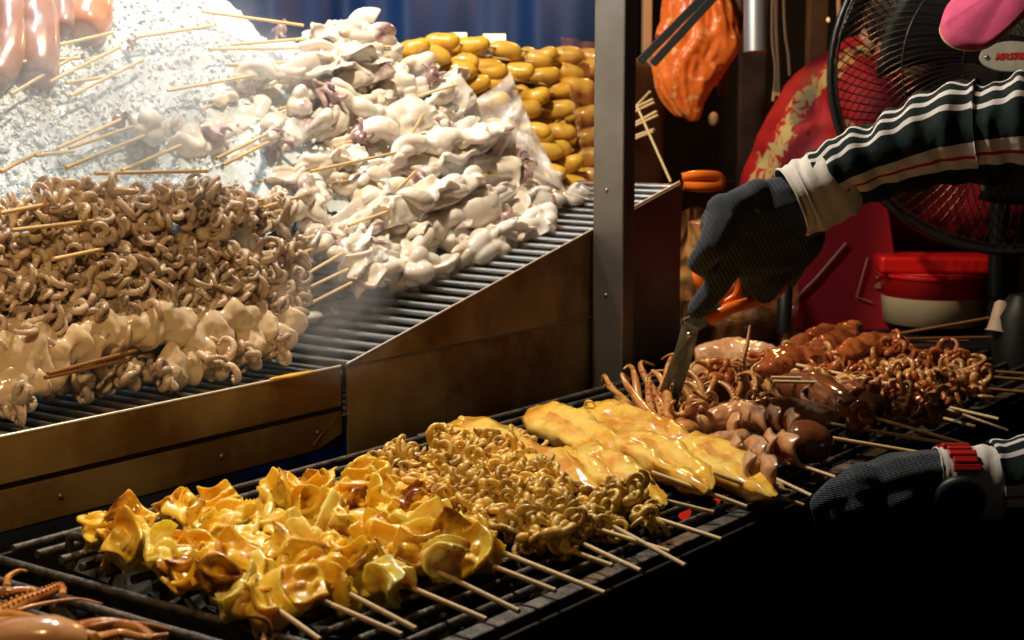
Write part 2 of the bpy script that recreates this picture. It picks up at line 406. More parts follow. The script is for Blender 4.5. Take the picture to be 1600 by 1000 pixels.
# ------------------------------------------------------------------ food pieces (shared meshes, local X = skewer axis)
def lump_piece(r):           # folded chunk of raw squid, about 45 mm
    mb = MB(); k = r.choice([0, 0, 1, 1, 2, 3, 4, 4, 4])
    if k == 4:               # thick flap folded over the stick
        for i in range(2):
            b0 = sheet(mb, r.uniform(.03, .042), r.uniform(.036, .055), r.uniform(.7, 1.4), r.uniform(-.3, .3), .010, r, ruff=.001)
            xf(mb, b0, rotm((1, 0, 0), i*2.6+r.uniform(-.6, .6))@rotm((0, 0, 1), r.uniform(-.9, .9))@rotm((0, 1, 0), r.uniform(-.5, .5)), (r.uniform(-.006, .006), r.uniform(-.005, .005), -.004))
        mb.ell((0, 0, 0), (.015, .01, .01)); return mb
    if k == 3:               # plump tube curled round the stick
        a0 = r.uniform(0, 6); pts = [((t-.5)*.03, .013*math.cos(a0+t*4), .013*math.sin(a0+t*4)) for t in np.linspace(0, 1, 12)]
        mb.tube(pts, [.009*math.sin(PI*min(.93, max(.14, t)))**.4+.003 for t in np.linspace(0, 1, 12)], 12); mb.ell((0, 0, 0), (.012, .008, .008)); return mb
    if k == 0:               # ribbon folded over the stick
        n = r.randint(3, 4); pts = []
        for i in range(n*2):
            pts.append(((i-n+.5)*.008+r.uniform(-.003, .003), r.uniform(-.007, .007), (.017 if i % 2 else -.015)*r.uniform(.6, 1.2)))
        mb.tube(bez(pts, 30), [.0075+.012*math.sin(PI*min(1, max(.06, i/29)))**.4*r.uniform(.92, 1.08) for i in range(30)], 12, flat=.5, up=(1, 0, 0))
        mb.ell((r.uniform(-.01, .01), 0, 0), (.018, .014, .013))
    elif k == 1:             # rounded lumps
        for i in range(r.randint(4, 6)):
            mb.ell((r.uniform(-.018, .018), r.uniform(-.012, .012), r.uniform(-.012, .012)), (r.uniform(.011, .02), r.uniform(.008, .014), r.uniform(.008, .013)), rrot(r))
    else:                    # squarish slab bent over
        a = r.uniform(.4, 1.2)
        for i in range(7):
            t = (i-3)/3; mb.ell((t*.019, .003*t*t, .015*math.cos(t*a*1.6)-.008), (.0085, .019-.004*abs(t), .0075), rotm((0, 1, 0), t*a))
        mb.ell((.0, 0, -.006), (.017, .012, .01))
    return mb


def tuft_piece(r):           # small purple-pink tentacle tuft
    mb = MB(); mb.ell((0, 0, 0), (.012, .01, .01))
    for i in range(7):
        a = r.uniform(0, 6.28); d = np.array([r.uniform(-.3, 1), math.cos(a), math.sin(a)]); d /= np.linalg.norm(d)
        e = np.cross(d, [1, .2, .1]); pts = [d*.004, d*.014+e*.003, d*.02+e*.009, d*.018+e*.015]
        mb.tube(bez(pts, 10), np.linspace(.0045, .0017, 10), 6)
    return mb


def sheet(mb, w, l, curl, twist, th, r, nu=12, nv=11, ruff=.003, mi_edge=1):
    """curled sheet with thickness; the rim faces take material 1"""
    ph = r.uniform(0, 6.28); ph2 = r.uniform(0, 6.28); top = []; bot = []
    for i in range(nu+1):
        for j in range(nv+1):
            u = i/nu*2-1; v = j/nv*2-1
            q = math.sqrt(u*u+v*v)
            k = 1-.16*max(0, q-.9)
            a = curl*u; R0 = l/2/max(abs(curl), .2)
            x = R0*math.sin(a)*k; z = R0*(1-math.cos(a)); y = w/2*v*k*(1-.12*math.sin(3*u+ph))
            b = twist*v; z += .35*w*(v*v)*math.copysign(1, twist)*abs(twist)*.6; x += .15*l*b*v
            z += ruff*math.sin(5*u+ph)*math.sin(4*v+ph2)*(1+1.6*q)
            hh = th*(.25+.75*(1-min(1, q/1.4)**4))
            top.append((x, y, z+hh/2)); bot.append((x, y, z-hh/2))
    n1 = nv+1; N = len(top); fs = []; 
    for i in range(nu):
        for j in range(nv):
            a, b, c, d = i*n1+j, (i+1)*n1+j, (i+1)*n1+j+1, i*n1+j+1
            fs.append((a, b, c, d)); fs.append((N+d, N+c, N+b, N+a))
    b0 = mb.add(top+bot, fs)
    rim = [i*n1 for i in range(nu+1)]+[nu*n1+j for j in range(1, n1)]+[i*n1+nv for i in range(nu-1, -1, -1)]+[j for j in range(nv-1, 0, -1)]
    for q in range(len(rim)):
        a, b = rim[q], rim[(q+1) % len(rim)]
        mb.f.append((b0+b, b0+a, b0+N+a, b0+N+b)); mb.mi.append(mi_edge)
    return b0


def xf(mb, b0, rot, off):
    A = np.array(mb.v[b0:])@np.array(rot).T+np.array(off)
    mb.v[b0:] = [tuple(q) for q in A]


def flap_piece(r):           # grilled yellow squid: two or three curled flaps around the stick
    mb = MB()
    for i in range(r.randint(2, 3)):
        b0 = sheet(mb, r.uniform(.034, .052), r.uniform(.040, .064), r.uniform(.4, 1.3), r.uniform(-.5, .5), .0066, r, ruff=r.uniform(.0, .0014))
        xf(mb, b0, rotm((1, 0, 0), i*2.1+r.uniform(-.6, .6))@rotm((0, 0, 1), r.uniform(-.9, .9))@rotm((0, 1, 0), r.uniform(-.9, .9)), (r.uniform(-.006, .006), r.uniform(-.005, .005), r.uniform(-.004, .004)))
    for i in range(3):
        mb.ell((r.uniform(-.012, .012), r.uniform(-.008, .008), r.uniform(-.008, .008)), (r.uniform(.01, .016), r.uniform(.008, .013), r.uniform(.008, .011)), rrot(r), 12, 7)
    return mb


def curl_path(d, e, L, turns, n=30, lift=0):
    """starts along d and coils towards e"""
    pts = []; p = np.zeros(3); a = 0; st = L/n
    for i in range(n):
        t = i/(n-1); pts.append(p.copy())
        a += turns*2*PI/n*(t**.6)*1.4
        p = p+(d*math.cos(a)+e*math.sin(a))*st*(1-.35*t)+np.cross(d, e)*st*lift
    return np.array(pts)


def octo_piece(r, arms=8, L=.072, rad=.0060, bead=.2, head=True, n=52, turns=(.35, 1.5), taper=.68):
    mb = MB()
    if head:
        mb.ell((-.010, 0, 0), (.014 if L > .06 else .010, .010 if L > .06 else .0075, .010 if L > .06 else .007), nu=16, nv=10); mb.ell((0, 0, 0), (.009, .009, .009))
    for i in range(arms):
        a = i*2*PI/arms+r.uniform(-.3, .3)
        d = np.array([r.uniform(-.1, .8), math.cos(a), math.sin(a)]); d /= np.linalg.norm(d)
        e = np.array([r.uniform(-1, 1), r.uniform(-1, 1), r.uniform(-1, 1)]); e -= d*(d@e); e /= np.linalg.norm(e)
        tn = r.uniform(*turns)
        pts = curl_path(d, e, L*r.uniform(.7, 1.3), tn, n, r.uniform(-.3, .3))
        rr = [rad*(1-taper*(k/(n-1))**1.1) for k in range(n)]
        mb.tube(pts, rr, 9, up=e, rf=lambda t, q: 1+(bead*math.cos(t*PI*26) if math.sin(q) > .1 else 0)+(.14 if math.sin(q) > .2 else 0))
    return mb


def oval_piece(r):
    mb = MB(); L = r.uniform(.024, .03)
    if r.random() < .25:     # bent one
        mb.tube(bez([(-L, 0, 0), (-.3*L, 0, .011), (.5*L, 0, .008), (L, 0, -.006)], 12), [.006, .013, .016, .017, .016, .014, .014, .016, .016, .014, .011, .005], 12)
    else:
        mb.ell((0, 0, 0), (L, .0165, .0165)); mb.ell((L*.45, .002, .002), (L*.55, .0145, .0145))
    mb.ell((-L*.95, 0, 0), (.006, .004, .004))
    return mb


print('pieces')
VOX = .0017
LUMP = [remesh(lump_piece(random.Random(100+i)), 'squid_piece', VOX, 5, [M['squid']], [(.0035, 34)]) for i in range(18)]
TUFT = [remesh(tuft_piece(random.Random(200+i)), 'tentacle_tuft', VOX, 3, [M['squid_skin']], [(.0008, 120)]) for i in range(3)]
FLAP = []
for i in range(14):
    FLAP.append(remesh(flap_piece(random.Random(300+i)), 'squid_flap', .0016, 5, [M['yellow']], [(.002, 40)]))
OCTO = [octo_piece(random.Random(400+i), turns=((1., 1.7) if i % 5 else (.7, 1.1)), L=.068).mesh('octopus', [M['octo']]) for i in range(12)]
OCTOS = [octo_piece(random.Random(450+i), L=.056, rad=.0050, bead=.26, turns=(.5, 1.5), taper=.6).mesh('small_octopus', [M['yocto']]) for i in range(7)]
OVAL = [remesh(oval_piece(random.Random(500+i)), 'squid_body', .0028, 4, [M['marinated']], [(.002, 45)]) for i in range(6)]

mb = MB(); mb.tube([(0, 0, 0), (.5, 0, 0), (1, 0, 0)], [.0025, .0025, .0025], 9); STICK = mb.mesh('stick', [M['bamboo']])
mb = MB(); mb.tube([(0, 0, 0), (.5, 0, 0), (.93, 0, 0), (1, 0, 0)], [.0025, .0025, .0022, .0004], 9); STICKP = mb.mesh('stick', [M['bamboo']])


def piece(parent, me, x, roll=0., scale=1., mats=None, name=None, tilt=0., off=(0, 0), flip=False):
    o = link(name or me.name.split('.')[0], me, parent, mats)
    o.location = (x, off[0], off[1]); o.rotation_euler = (roll, tilt, PI if flip else R.uniform(-.25, .25))
    o.scale = scale if isinstance(scale, tuple) else (scale,)*3
    return o


def stick(parent, x0, x1, mats=None, pointed=False):
    o = link('stick', STICKP if pointed else STICK, parent, mats); o.location = (x0, 0, 0); o.scale = (x1-x0, 1, 1)
    return o


def skewer(name, P0, P1, label, group, cat='skewer', up=(0, 0, 1)):
    o = empty(name, P0, label, cat, group); d = Vector(P1)-Vector(P0); frame(o, P0, d, up)
    return o, d.length


# ------------------------------------------------------------------ setting
mb = MB(); mb.add([(-30, -30, -.87), (30, -30, -.87), (30, 30, -.87), (-30, 30, -.87)], [(0, 1, 2, 3)])
tag(obj('ground', mb, M['ground'], smooth=False), kind='structure')
# dark far side of the lane
c = ond(800, 300, 6.2); mb = MB(); mb.box((c[0], c[1], .5), (.12, 9, 3.2), rotm((0, 0, 1), AZ))
tag(obj('dark_wall', mb, M['dark'], smooth=False), 'dark unlit wall of the lane behind the stall', 'wall')

# blue tarp with vertical folds
mb = MB(); A = ond(360, 200, 3.75); B = ond(965, 200, 3.95); n = 120; vs = []
for i in range(n+1):
    t = i/n; p = A+(B-A)*t; w = .03*math.sin(t*17)+.008*math.sin(t*57+1)
    for z in (-.8, -.2, .4, 1.3): vs.append((p[0]-.8*w, p[1]-.6*w, z))
mb.add(vs, [(i*4+j, i*4+4+j, i*4+5+j, i*4+1+j) for i in range(n) for j in range(3)])
o = obj('blue_tarp', mb, M['blue']); tag(o, 'deep blue tarpaulin hanging in folds behind the display tray', 'tarpaulin')
m = o.modifiers.new('s', 'SOLIDIFY'); m.thickness = .003
# two lit panels showing between tarp and squid
for i, (q, lab) in enumerate([((704, 51, 729, 60), 'smaller slanted pale yellow light patch above the marinated squid'), ((755, 53, 790, 66), 'wider pale yellow light patch above the marinated squid')]):
    a = ond(q[0], q[3], 3.5); b = ond(q[2], q[3], 3.5); c = ond(q[2], q[1], 3.5); d = ond(q[0], q[1], 3.5)
    mb = MB(); mb.prism([a, b, c, d], HV*.02); tag(obj('light_panel', mb, M['winlight'], smooth=False), lab, 'light', 'lit panels behind the stall')

# ------------------------------------------------------------------ display counter
YF = 1.402
counter = empty('display_counter', (1.5, YF, -.87), 'stained steel display counter with slatted tray rising beside the post', 'counter')


def plate(name, poly2, y, th, m, par=counter, bevel=.0008, label=None):
    mb = MB(); mb.prism([(p[0], y, p[1]) for p in poly2], (0, th, 0)); o = obj(name, mb, m, par, smooth=False, bevel=bevel)
    if label: o['label'] = label
    return o


plate('front_panel', [(.2, .040), (1.518, .040), (1.518, .0925), (.2, .0875)], YF, .004, M['panel'])
plate('lower_panel', [(.2, -.012), (1.470, -.012), (1.518, .002), (1.518, .033), (.2, .033)], YF+.0003, .004, M['panel'])
plate('slot_light_block', [(.2, -.015), (1.515, -.015), (1.515, .078), (.2, .078)], YF+.0046, .004, M['blacksteel'])  # backing plate added to stop light leaking through the slot
plate('side_panel', [(1.530, .0925), (2.40, .092), (2.40, .299)], YF, .003, M['panel'])
plate('wide_panel', [(1.532, .0895), (2.2, .0885), (2.2, -.86), (1.532, -.86)], YF+.0015, .004, M['panel'])
plate('ledge', [(1.532, .0895), (2.2, .0885), (2.2, .0915), (1.532, .0920)], YF-.0005, .006, M['steel'])
plate('end_panel', [(2.2, -.86), (2.40, -.86), (2.40, .298), (2.2, .251)], YF-.004, .003, M['steel'])
plate('seam_strip', [(1.5195, -.02), (1.530, -.02), (1.530, .0915), (1.5195, .0925)], YF+.009, .003, M['blacksteel'])
for x in (.30, .55, .80, 1.06, 1.30, 1.47):
    mb = MB(); mb.ell((x, YF-.001, .012), (.0035, .002, .0035)); obj('rivet', mb, M['steel'], counter)
mb = MB(); mb.tube(bez([(1.462, YF-.0005, -.004), (1.478, YF-.0015, .010), (1.492, YF-.001, .016), (1.510, YF-.0005, .030)], 14), .0013, 6); obj('weld_bead', mb, M['panel'], counter)
# steel lips in a paler colour that carries the edge highlight
mb = MB(); mb.tube([(.2, YF+.001, .0885), (1.518, YF+.001, .0935)], .0021, 8); obj('lip', mb, M['lip'], counter)
mb = MB(); mb.tube([(1.530, YF+.001, .0945), (2.40, YF+.001, .3)], .0018, 8); obj('lip', mb, M['lip'], counter)
mb = MB(); mb.box((1.3, 1.9, .02), (2.6, .99, .01)); obj('tray_floor', mb, M['blacksteel'], counter, smooth=False)
# slats (rods) of the tray
mb = MB(); mb.tube([(0, 0, 0), (0, .35, 0), (0, .7, 0), (0, 1.0, 0)], .0062, 12); ROD = mb.mesh('slat', [M['steel_rod']])
x = .80
while x < 2.42:
    z = tray(x)-.010
    o = link('slat', ROD, counter); o.matrix_parent_inverse = counter.matrix_basis.inverted(); o.location = (x, YF+.006, z)
    x += .0315 if x > 1.5 else .030
# steel post
mb = MB(); p0 = ony(973, 400, YF-.062)
yl = onz(973, 600, .0)
XP = p0[0]
post = empty('steel_post', (XP+.02, YF, -.87), 'tall square brushed steel post between tray and grill', 'post')
mb = MB(); mb.box((XP+.018, YF-.033, .6), (.036, .058, 2.94)); obj('post_tube', mb, M['steel'], post, smooth=False, bevel=.0025)
mb = MB(); mb.tube([(XP+.0385, YF-.02, -.8), (XP+.0385, YF-.02, 2.)], .002, 6); obj('post_seam', mb, M['steel_rod'], post)
for k, z in enumerate((.13, .30)):
    mb = MB(); mb.ell((XP-.0005, YF-.03, z), (.002, .0035, .0035)); obj('rivet', mb, M['steel'], post)

# ------------------------------------------------------------------ grill
grill = empty('charcoal_grill', (1.7, 1.05, -.87), 'long blackened charcoal grill with thick iron bars', 'grill')
YB, YR = 1.312, .815


def gbar(pts, r=.0042, name='bar', m='iron'):
    P = bez(pts, 40) if len(pts) > 2 else np.linspace(pts[0], pts[1], 30)
    mb = MB(); mb.tube(P, [r*(1+.05*R.uniform(-1, 1)) for _ in P], 10); return obj(name, mb, M[m], grill)


for k in range(15):
    y = YB-k*.0355
    x0 = .932+.002*(k % 3)
    gbar([(x0, y, -.002), (2.75, y-.004, -.002)], .0044)
for k in range(9):
    x = .897-k*.042
    gbar([(x, 1.33, -.001), (x+.006, .80, -.001)], .0046)
# raised U handle
gbar([(.962, 1.262, -.02), (.960, 1.258, .008), (.959, 1.245, .016), (.955, 1.18, .017), (.950, 1.125, .017), (.948, 1.108, .010), (.947, 1.103, -.02)], .0046, 'lifting_handle')
for (a, b, nm) in [((.15, YR-.02, -.012), (2.8, YR-.02, -.012), 'front_rail'), ((.915, .8, -.014), (.915, 1.34, -.014), 'cross_rail'), ((1.62, .8, -.014), (1.62, 1.34, -.014), 'cross_rail')]:
    mb = MB(); d = np.array(b)-np.array(a)
    mb.box((np.array(a)+np.array(b))/2, (abs(d[0])+.02, abs(d[1])+.02, .012)); obj(nm, mb, M['iron'], grill, smooth=False, bevel=.002)
for (c, s, nm) in [((1.47, YR-.035, -.44), (2.7, .006, .85), 'front_wall'), ((1.47, 1.36, -.15), (2.7, .006, .26), 'back_wall'), ((.12, 1.085, -.44), (.006, .53, .85), 'end_wall'),
                   ((2.82, 1.085, -.44), (.006, .53, .85), 'end_wall'), ((1.47, 1.085, -.13), (2.68, .54, .006), 'fire_pan')]:
    mb = MB(); mb.box(c, s); obj(nm, mb, M['blacksteel'], grill, smooth=False, bevel=.002)
mb = MB(); mb.box((1.47, YR-.042, -.30), (2.7, .008, .02)); obj('front_seam', mb, M['blacksteel'], grill, smooth=False, bevel=.003)
# charcoal
mb = MB(); r = random.Random(5)
for i in range(1500):
    mb.box((r.uniform(.2, 2.75), r.uniform(.83, 1.33), -.085+r.uniform(-.03, .035)), (r.uniform(.02, .05), r.uniform(.015, .03), r.uniform(.015, .03)), rrot(r))
tag(obj('charcoal', mb, M['coal'], smooth=False), 'grey ash covered charcoal pieces glowing under the bars', 'charcoal', kind='stuff')
mb = MB()
for (px, py) in [(1105, 768), (1122, 775), (1070, 803)]:
    P = onz(px, py, -.04)
    mb.box(P, (.013, .009, .009), rrot(r)); mb.box(P+np.array([.018, .008, 0]), (.008, .008, .007), rrot(r))
tag(obj('embers', mb, M['ember'], smooth=False), 'glowing red embers under the yellow squid', 'embers', kind='stuff')

# ------------------------------------------------------------------ ice
nx, ny = 260, 200; vs = []; r = random.Random(3)
for i in range(nx+1):
    for j in range(ny+1):
        x = .85+1.36*i/nx; y = 1.47+.95*j/ny
        off = -.06 if y < 1.62 or x > 1.62 else -.012
        off = -.012-.05*min(1, max(0, (x-1.72)/.12)) if y > 1.62 else (-.06 if x < 1.48 else -.16)
        z = tray(x)+max(hs(x, y)+off, 0.004)
        nz = noise.fractal(Vector((x*22, y*22, 3)), .9, 2.1, 5)*.011 + noise.noise(Vector((x*80, y*80, 9)))*.005+noise.noise(Vector((x*190, y*190, 2)))*.003
        vs.append((x, y+.3*nz, z+nz*(1 if z > tray(x)+.01 else .2)))
mb = MB(); mb.add(vs, [(i*(ny+1)+j, (i+1)*(ny+1)+j, (i+1)*(ny+1)+j+1, i*(ny+1)+j+1) for i in range(nx) for j in range(ny)])
mb.f = [f for f in mb.f if min(vs[i][2]-tray(vs[i][0]) for i in f) > .012]; mb.mi = [0]*len(mb.f)
tag(obj('ice_mound', mb, M['ice']), 'mound of crushed white ice the raw squid is bedded in', 'ice', kind='stuff')
base = [MB() for _ in range(1)][0]
for i in range(5200):
    px = r.uniform(-20, 520); py = r.uniform(-30, 330)
    if i % 9 == 0: px = r.uniform(330, 760); py = r.uniform(60, 300)
    elif px > 330+max(0, (150-py)*1.1): continue
    P = heap(px, py, -.008)
    if P is None or (P[0] > 1.74 and i % 9): continue
    s = r.choice([.002, .0026, .0032, .004, .0055]); q = rrot(r)
    V = NR.normal(size=(6, 3)); V = np.array([(1, 0, 0), (-1, 0, 0), (0, 1, 0), (0, -1, 0), (0, 0, 1), (0, 0, -1)])*NR.uniform(.5, 1.3, (6, 1))
    V = (V@q.T)*s+P+np.array([0, 0, r.uniform(-.004, .006)])
    base.add(V, [(0, 2, 4), (2, 1, 4), (1, 3, 4), (3, 0, 4), (2, 0, 5), (1, 2, 5), (3, 1, 5), (0, 3, 5)])
tag(obj('ice_chips', base, M['ice_chip'], smooth=False), 'loose glittering ice chips scattered over mound and squid', 'ice', kind='stuff')

# ------------------------------------------------------------------ white squid heap
POLY = [(480, -10), (545, 30), (612, 58), (640, 85), (700, 108), (735, 150), (790, 200), (828, 245), (850, 290), (895, 322), (850, 352), (780, 388), (720, 420), (640, 462), (610, 476),
        (600, 478), (562, 440), (535, 402), (492, 390), (476, 326), (410, 316), (350, 275), (300, 235), (235, 205), (300, 165), (350, 130), (400, 95), (470, 60)]
HOLES = [(310, 310, 40)]


def inside(x, y, poly):
    c = False; n = len(poly)
    for i in range(n):
        x1, y1 = poly[i]; x2, y2 = poly[(i+1) % n]
        if (y1 > y) != (y2 > y) and x < (x2-x1)*(y-y1)/(y2-y1)+x1: c = not c
    return c


ORD = ['first', 'second', 'third', 'fourth', 'fifth', 'sixth', 'seventh', 'eighth', 'ninth', 'tenth', 'eleventh', 'twelfth', 'thirteenth', 'fourteenth', 'fifteenth',
       'sixteenth', 'seventeenth', 'eighteenth', 'nineteenth', 'twentieth', 'twenty-first', 'twenty-second', 'twenty-third', 'twenty-fourth', 'twenty-fifth']
white = []


def white_skewer(q0, q1, npieces, off=.012, sc=1., vis=True, mats=None, poly=POLY, lib=None):
    """q0 blunt stick end pixel, q1 where the meat starts"""
    a = heap(*q0, off); b = heap(*q1, off)
    if a is None or b is None: return None
    d = Vector(b)-Vector(a); L = d.length
    if L > .45: return None
    root = empty('squid_skewer', a, None, 'skewer', 'raw white squid skewers heaped on the ice'); frame(root, a, d)
    X = d.normalized(); end = L; pcs = 0
    for k in range(npieces):
        x = L+.024+k*.040*sc
        P = Vector(a)+X*x; pp = proj(P)
        if not inside(pp[0], pp[1], poly): break
        lib_ = TUFT if (lib is None and (R.random() < .07)) else (lib or LUMP)
        sz = sc*R.uniform(1.0, 1.4)
        piece(root, R.choice(lib_), x, R.uniform(0, 6.28), (sz, sz, sz) if lib_ is TUFT else (sz*R.uniform(1.2, 1.75), sz, sz*R.uniform(.8, 1.05)), mats, off=(R.uniform(-.004, .004), R.uniform(-.004, .004)), flip=R.random() < .5, tilt=R.uniform(-.2, .2))
        pcs += 1; end = x
    if pcs == 0 and not vis: 
        bpy.data.objects.remove(root); return None
    stick(root, 0 if vis else L-.03, end+.03 if pcs else L+.04)
    root['_h'] = 0; white.append((root, a+(b-a)*.5+np.array(X)*end*.3)); return root


STK = [((315, 18), (440, 35), 4), ((327, 77), (480, 75), 4), ((362, 70), (480, 60), 4), ((358, 102), (480, 95), 4), ((447, 105), (500, 130), 3), ((262, 142), (385, 120), 5),
       ((90, 232), (160, 200), 1), ((108, 232), (215, 195), 4), ((103, 262), (235, 208), 5), ((190, 267), (275, 230), 3), ((148, 271), (287, 268), 2),
       ((338, 248), (420, 208), 6), ((348, 258), (420, 222), 6), ((485, 268), (621, 238), 6), ((410, 325), (475, 305), 6), ((410, 336), (474, 320), 5),
       ((463, 459), (549, 418), 7), ((454, 490), (565, 434), 7), ((461, 439), (535, 396), 6), ((438, 410), (488, 389), 6), ((438, 390), (488, 369), 6), ((544, 353), (607, 330), 5),
       ((5, 90), (145, 58), 0), ((25, 97), (90, 93), 0), ((18, 147), (88, 105), 0), ((78, 128), (162, 86), 0), ((103, 130), (128, 126), 0), ((212, 58), (300, 45), 0), ((110, 150), (200, 105), 0),
       ((0, 268), (50, 243), 0), ((55, 243), (100, 238), 0)]
for a, b, n in STK:
    white_skewer(a, b, n, .034)
# second layer to fill the heap
for layer, (off, step) in enumerate([(-.045, 60), (-.012, 66)]):
    yy = 10
    while yy < 520:
        xx = 250+R.uniform(0, 90)
        while xx < 900:
            x, y = xx+R.uniform(-15, 15), yy+R.uniform(-10, 10)
            if inside(x, y, POLY):
                t = R.uniform(.22, .5)
                white_skewer((x-16, y+16*t), (x, y), R.randint(3, 5), off+R.uniform(-.01, .01), R.uniform(.85, 1.1), vis=False)
            xx += 118
        yy += step*.8
# pointed tips poking out
for k, (a, b, lab) in enumerate([((632, 285), (650, 268), 'short slanted stick tip poking from the middle of the squid heap'), ((738, 208), (748, 186), 'upright stick tip above the lower right squid'),
                  ((536, 92), (540, 60), 'upright pale stick tip near the top of the squid heap'), ((680, 142), (716, 131), 'flat stick tip beside the plastic bag'), ((652, 195), (662, 178), 'tiny stick tip behind the bag corner')]):
    A_ = heap(*a, .03); B_ = None if A_ is None else A_+(RV*(b[0]-a[0])+UV*(a[1]-b[1]))/F*2.5
    if A_ is None: continue
    o, L = skewer('bare_stick', A_, B_, lab, 'stick tips in the heap', 'stick'); stick(o, -.03, L)
# labels: rows by height on the heap, counted from the post
white.sort(key=lambda q: q[1][2]-tray(q[1][0]))
rows = 12; per = math.ceil(len(white)/rows)
for k in range(rows):
    row = sorted(white[k*per:(k+1)*per], key=lambda q: -proj(q[1])[0])
    for i, (o, P) in enumerate(row):
        o['label'] = 'white squid skewer on ice, %s from the post in its %s row up' % (ORD[i], ORD[k])
        if '_h' in o: del o['_h']
print('white', len(white))

# pinkish large squid at the top corner of the ice
for k, (pts, rad, lab, mt) in enumerate([
        ([(-10, 130), (8, 60), (12, -30)], .030, 'pale pink squid body at the far corner of the ice', 'squid_pink'),
        ([(62, 128), (52, 60), (62, -40)], .036, 'long pink squid body standing second from the corner of the ice', 'squid_pink'),
        ([(98, 48), (96, 20), (100, -40)], .020, 'small pinkish squid body wedged behind the long one', 'squid_pink'),
        ([(128, 55), (140, 20), (150, -30)], .036, 'bright orange pink squid body leaning on the ice', 'orangesq')]):
    if mt == 'orangesq' and 'orangesq' not in M:
        M['orangesq'] = mat('orange_pink_squid', (.48, .19, .09), .28, 0, (.55, .28, .17), 16, .2, 60, sss=.35, sscale=.008, coat=.3)
    P = []
    for q in pts:
        h = heap(*q, .01); P.append(h if h is not None else ond(*q, 2.1))
    P = bez(P, 14)
    mb = MB(); rr = [rad*math.sin(PI*min(.97, max(.12, .12+.88*i/13)))**.45 for i in range(14)]; mb.tube(P, rr, 16)
    me = remesh(mb, 'squid_body', .003, 5, [M[mt]], [(.004, 25)]); tag(link('large_squid', me), lab, 'squid', 'large pink squid on the ice')

# dark squid heads peeping from the ice
for (px, py, s, lab) in [(186, 190, .017, 'dark blue-grey squid head poking through ice above the sticks'), (340, 208, .022, 'wrinkled purple squid head beside the ice edge'),
                         (205, 65, .011, 'small dark squid head half buried in upper ice'), (520, 150, .02, 'purple brown squid tuft in the middle of the heap'), (675, 118, .02, 'purple squid tentacles at the heap top near the bag'),
                         (590, 435, .018, 'dark purple squid head low beside the tray rods'), (790, 340, .016, 'glossy dark squid eye near the tray rods'), (655, 275, .018, 'plum coloured tentacles in the middle row'), (440, 45, .015, 'pale curled tentacles at the top stick')]:
    P = heap(px, py, .022)
    if P is None: continue
    o = link('purple_squid', TUFT[R.randint(0, 2)]); o.location = P; o.scale = (s/.018,)*3; o.rotation_euler = (R.uniform(0, 6), R.uniform(0, 6), 0); tag(o, lab, 'squid', 'squid heads in the heap')

# ------------------------------------------------------------------ raw octopus heap
OP = [(0, 338), (40, 318), (65, 285), (150, 272), (260, 277), (345, 284), (400, 296), (414, 340), (430, 380), (458, 430), (462, 478), (400, 480), (330, 478), (250, 492), (170, 520), (0, 560)]
octs = []
oy = 0
ROWS = [(303, 90, 395), (322, 30, 405), (340, -20, 415), (368, -20, 425), (397, -20, 440), (425, -20, 455), (452, -20, 460), (480, -20, 455), (508, -20, 200), (530, -20, 130)]
RN = ['top', 'second', 'third', 'fourth', 'fifth', 'sixth', 'seventh', 'eighth', 'ninth', 'tenth']
for ri, (yy, xa, xb) in enumerate(ROWS):
    x = xa; row = []
    while x < xb:
        a = heap(x, yy+6, .012); b = heap(min(x+112, 470), yy-6, .012)
        if a is not None and b is not None:
            d = Vector(b)-Vector(a)
            if d.length > .25: d = d*(.12/d.length)
            root = empty('octopus_skewer', a, None, 'skewer', 'raw baby octopus skewers stacked on the tray'); frame(root, a, d)
            k = 0; xx = .0
            while xx < min(d.length, .14)+.001 and k < 4:
                piece(root, R.choice(OCTO), xx, R.uniform(0, 6.28), R.uniform(.78, .98), tilt=R.uniform(-.5, .5), off=(R.uniform(-.006, .006), R.uniform(-.010, .002)), flip=R.random() < .5)
                xx += .038; k += 1
            stick(root, -.005, xx+.01); row.append(root)
        x += 118
    for i, o in enumerate(reversed(row)):
        o['label'] = 'raw baby octopus skewer, %s from the squid heap in the %s row down' % (ORD[i], RN[ri])
for (a, b, lab) in [((0, 333), (58, 322), 'octopus skewer stick leaving frame above the longest octopus stick'), ((18, 360), (128, 347), 'longest pale stick end jutting from octopus heap'), ((83, 405), (145, 392), 'short pale stick end low on the octopus heap'),
                    ((75, 584), (195, 552), 'oily stick under the white squid sheets, upper of two'), ((70, 590), (180, 566), 'oily stick under the white squid sheets, lower of two')]:
    A_ = heap(*a, .02); B_ = heap(*b, .02)
    if A_ is None: continue
    A_ = C0+(A_-C0)*.968; B_ = C0+(B_-C0)*.984
    o, L = skewer('bare_stick', A_, B_, lab, 'sticks in the octopus heap', 'stick'); stick(o, 0, L+.02, [M['bamboo_soak']] if a[1] > 500 else None)
# outlying arms on the end of the octopus heap
for i, (x, y) in enumerate([(425, 350), (440, 400), (452, 450), (415, 315), (445, 470), (430, 430)]):
    P = heap(min(x, 440), y, .012)
    if P is None: continue
    o = link('octopus', OCTO[i % 9]); o.location = P+np.array([.02, 0, 0]); o.rotation_euler = (R.uniform(0, 6), R.uniform(0, 6), 0)
    tag(o, 'raw octopus with looping arms at the end of the heap, %s from its top' % ORD[[1, 2, 4, 0, 5, 3][i]], 'octopus', 'octopus at the heap end')

# thick white squid sheets hanging in the layer under the octopus


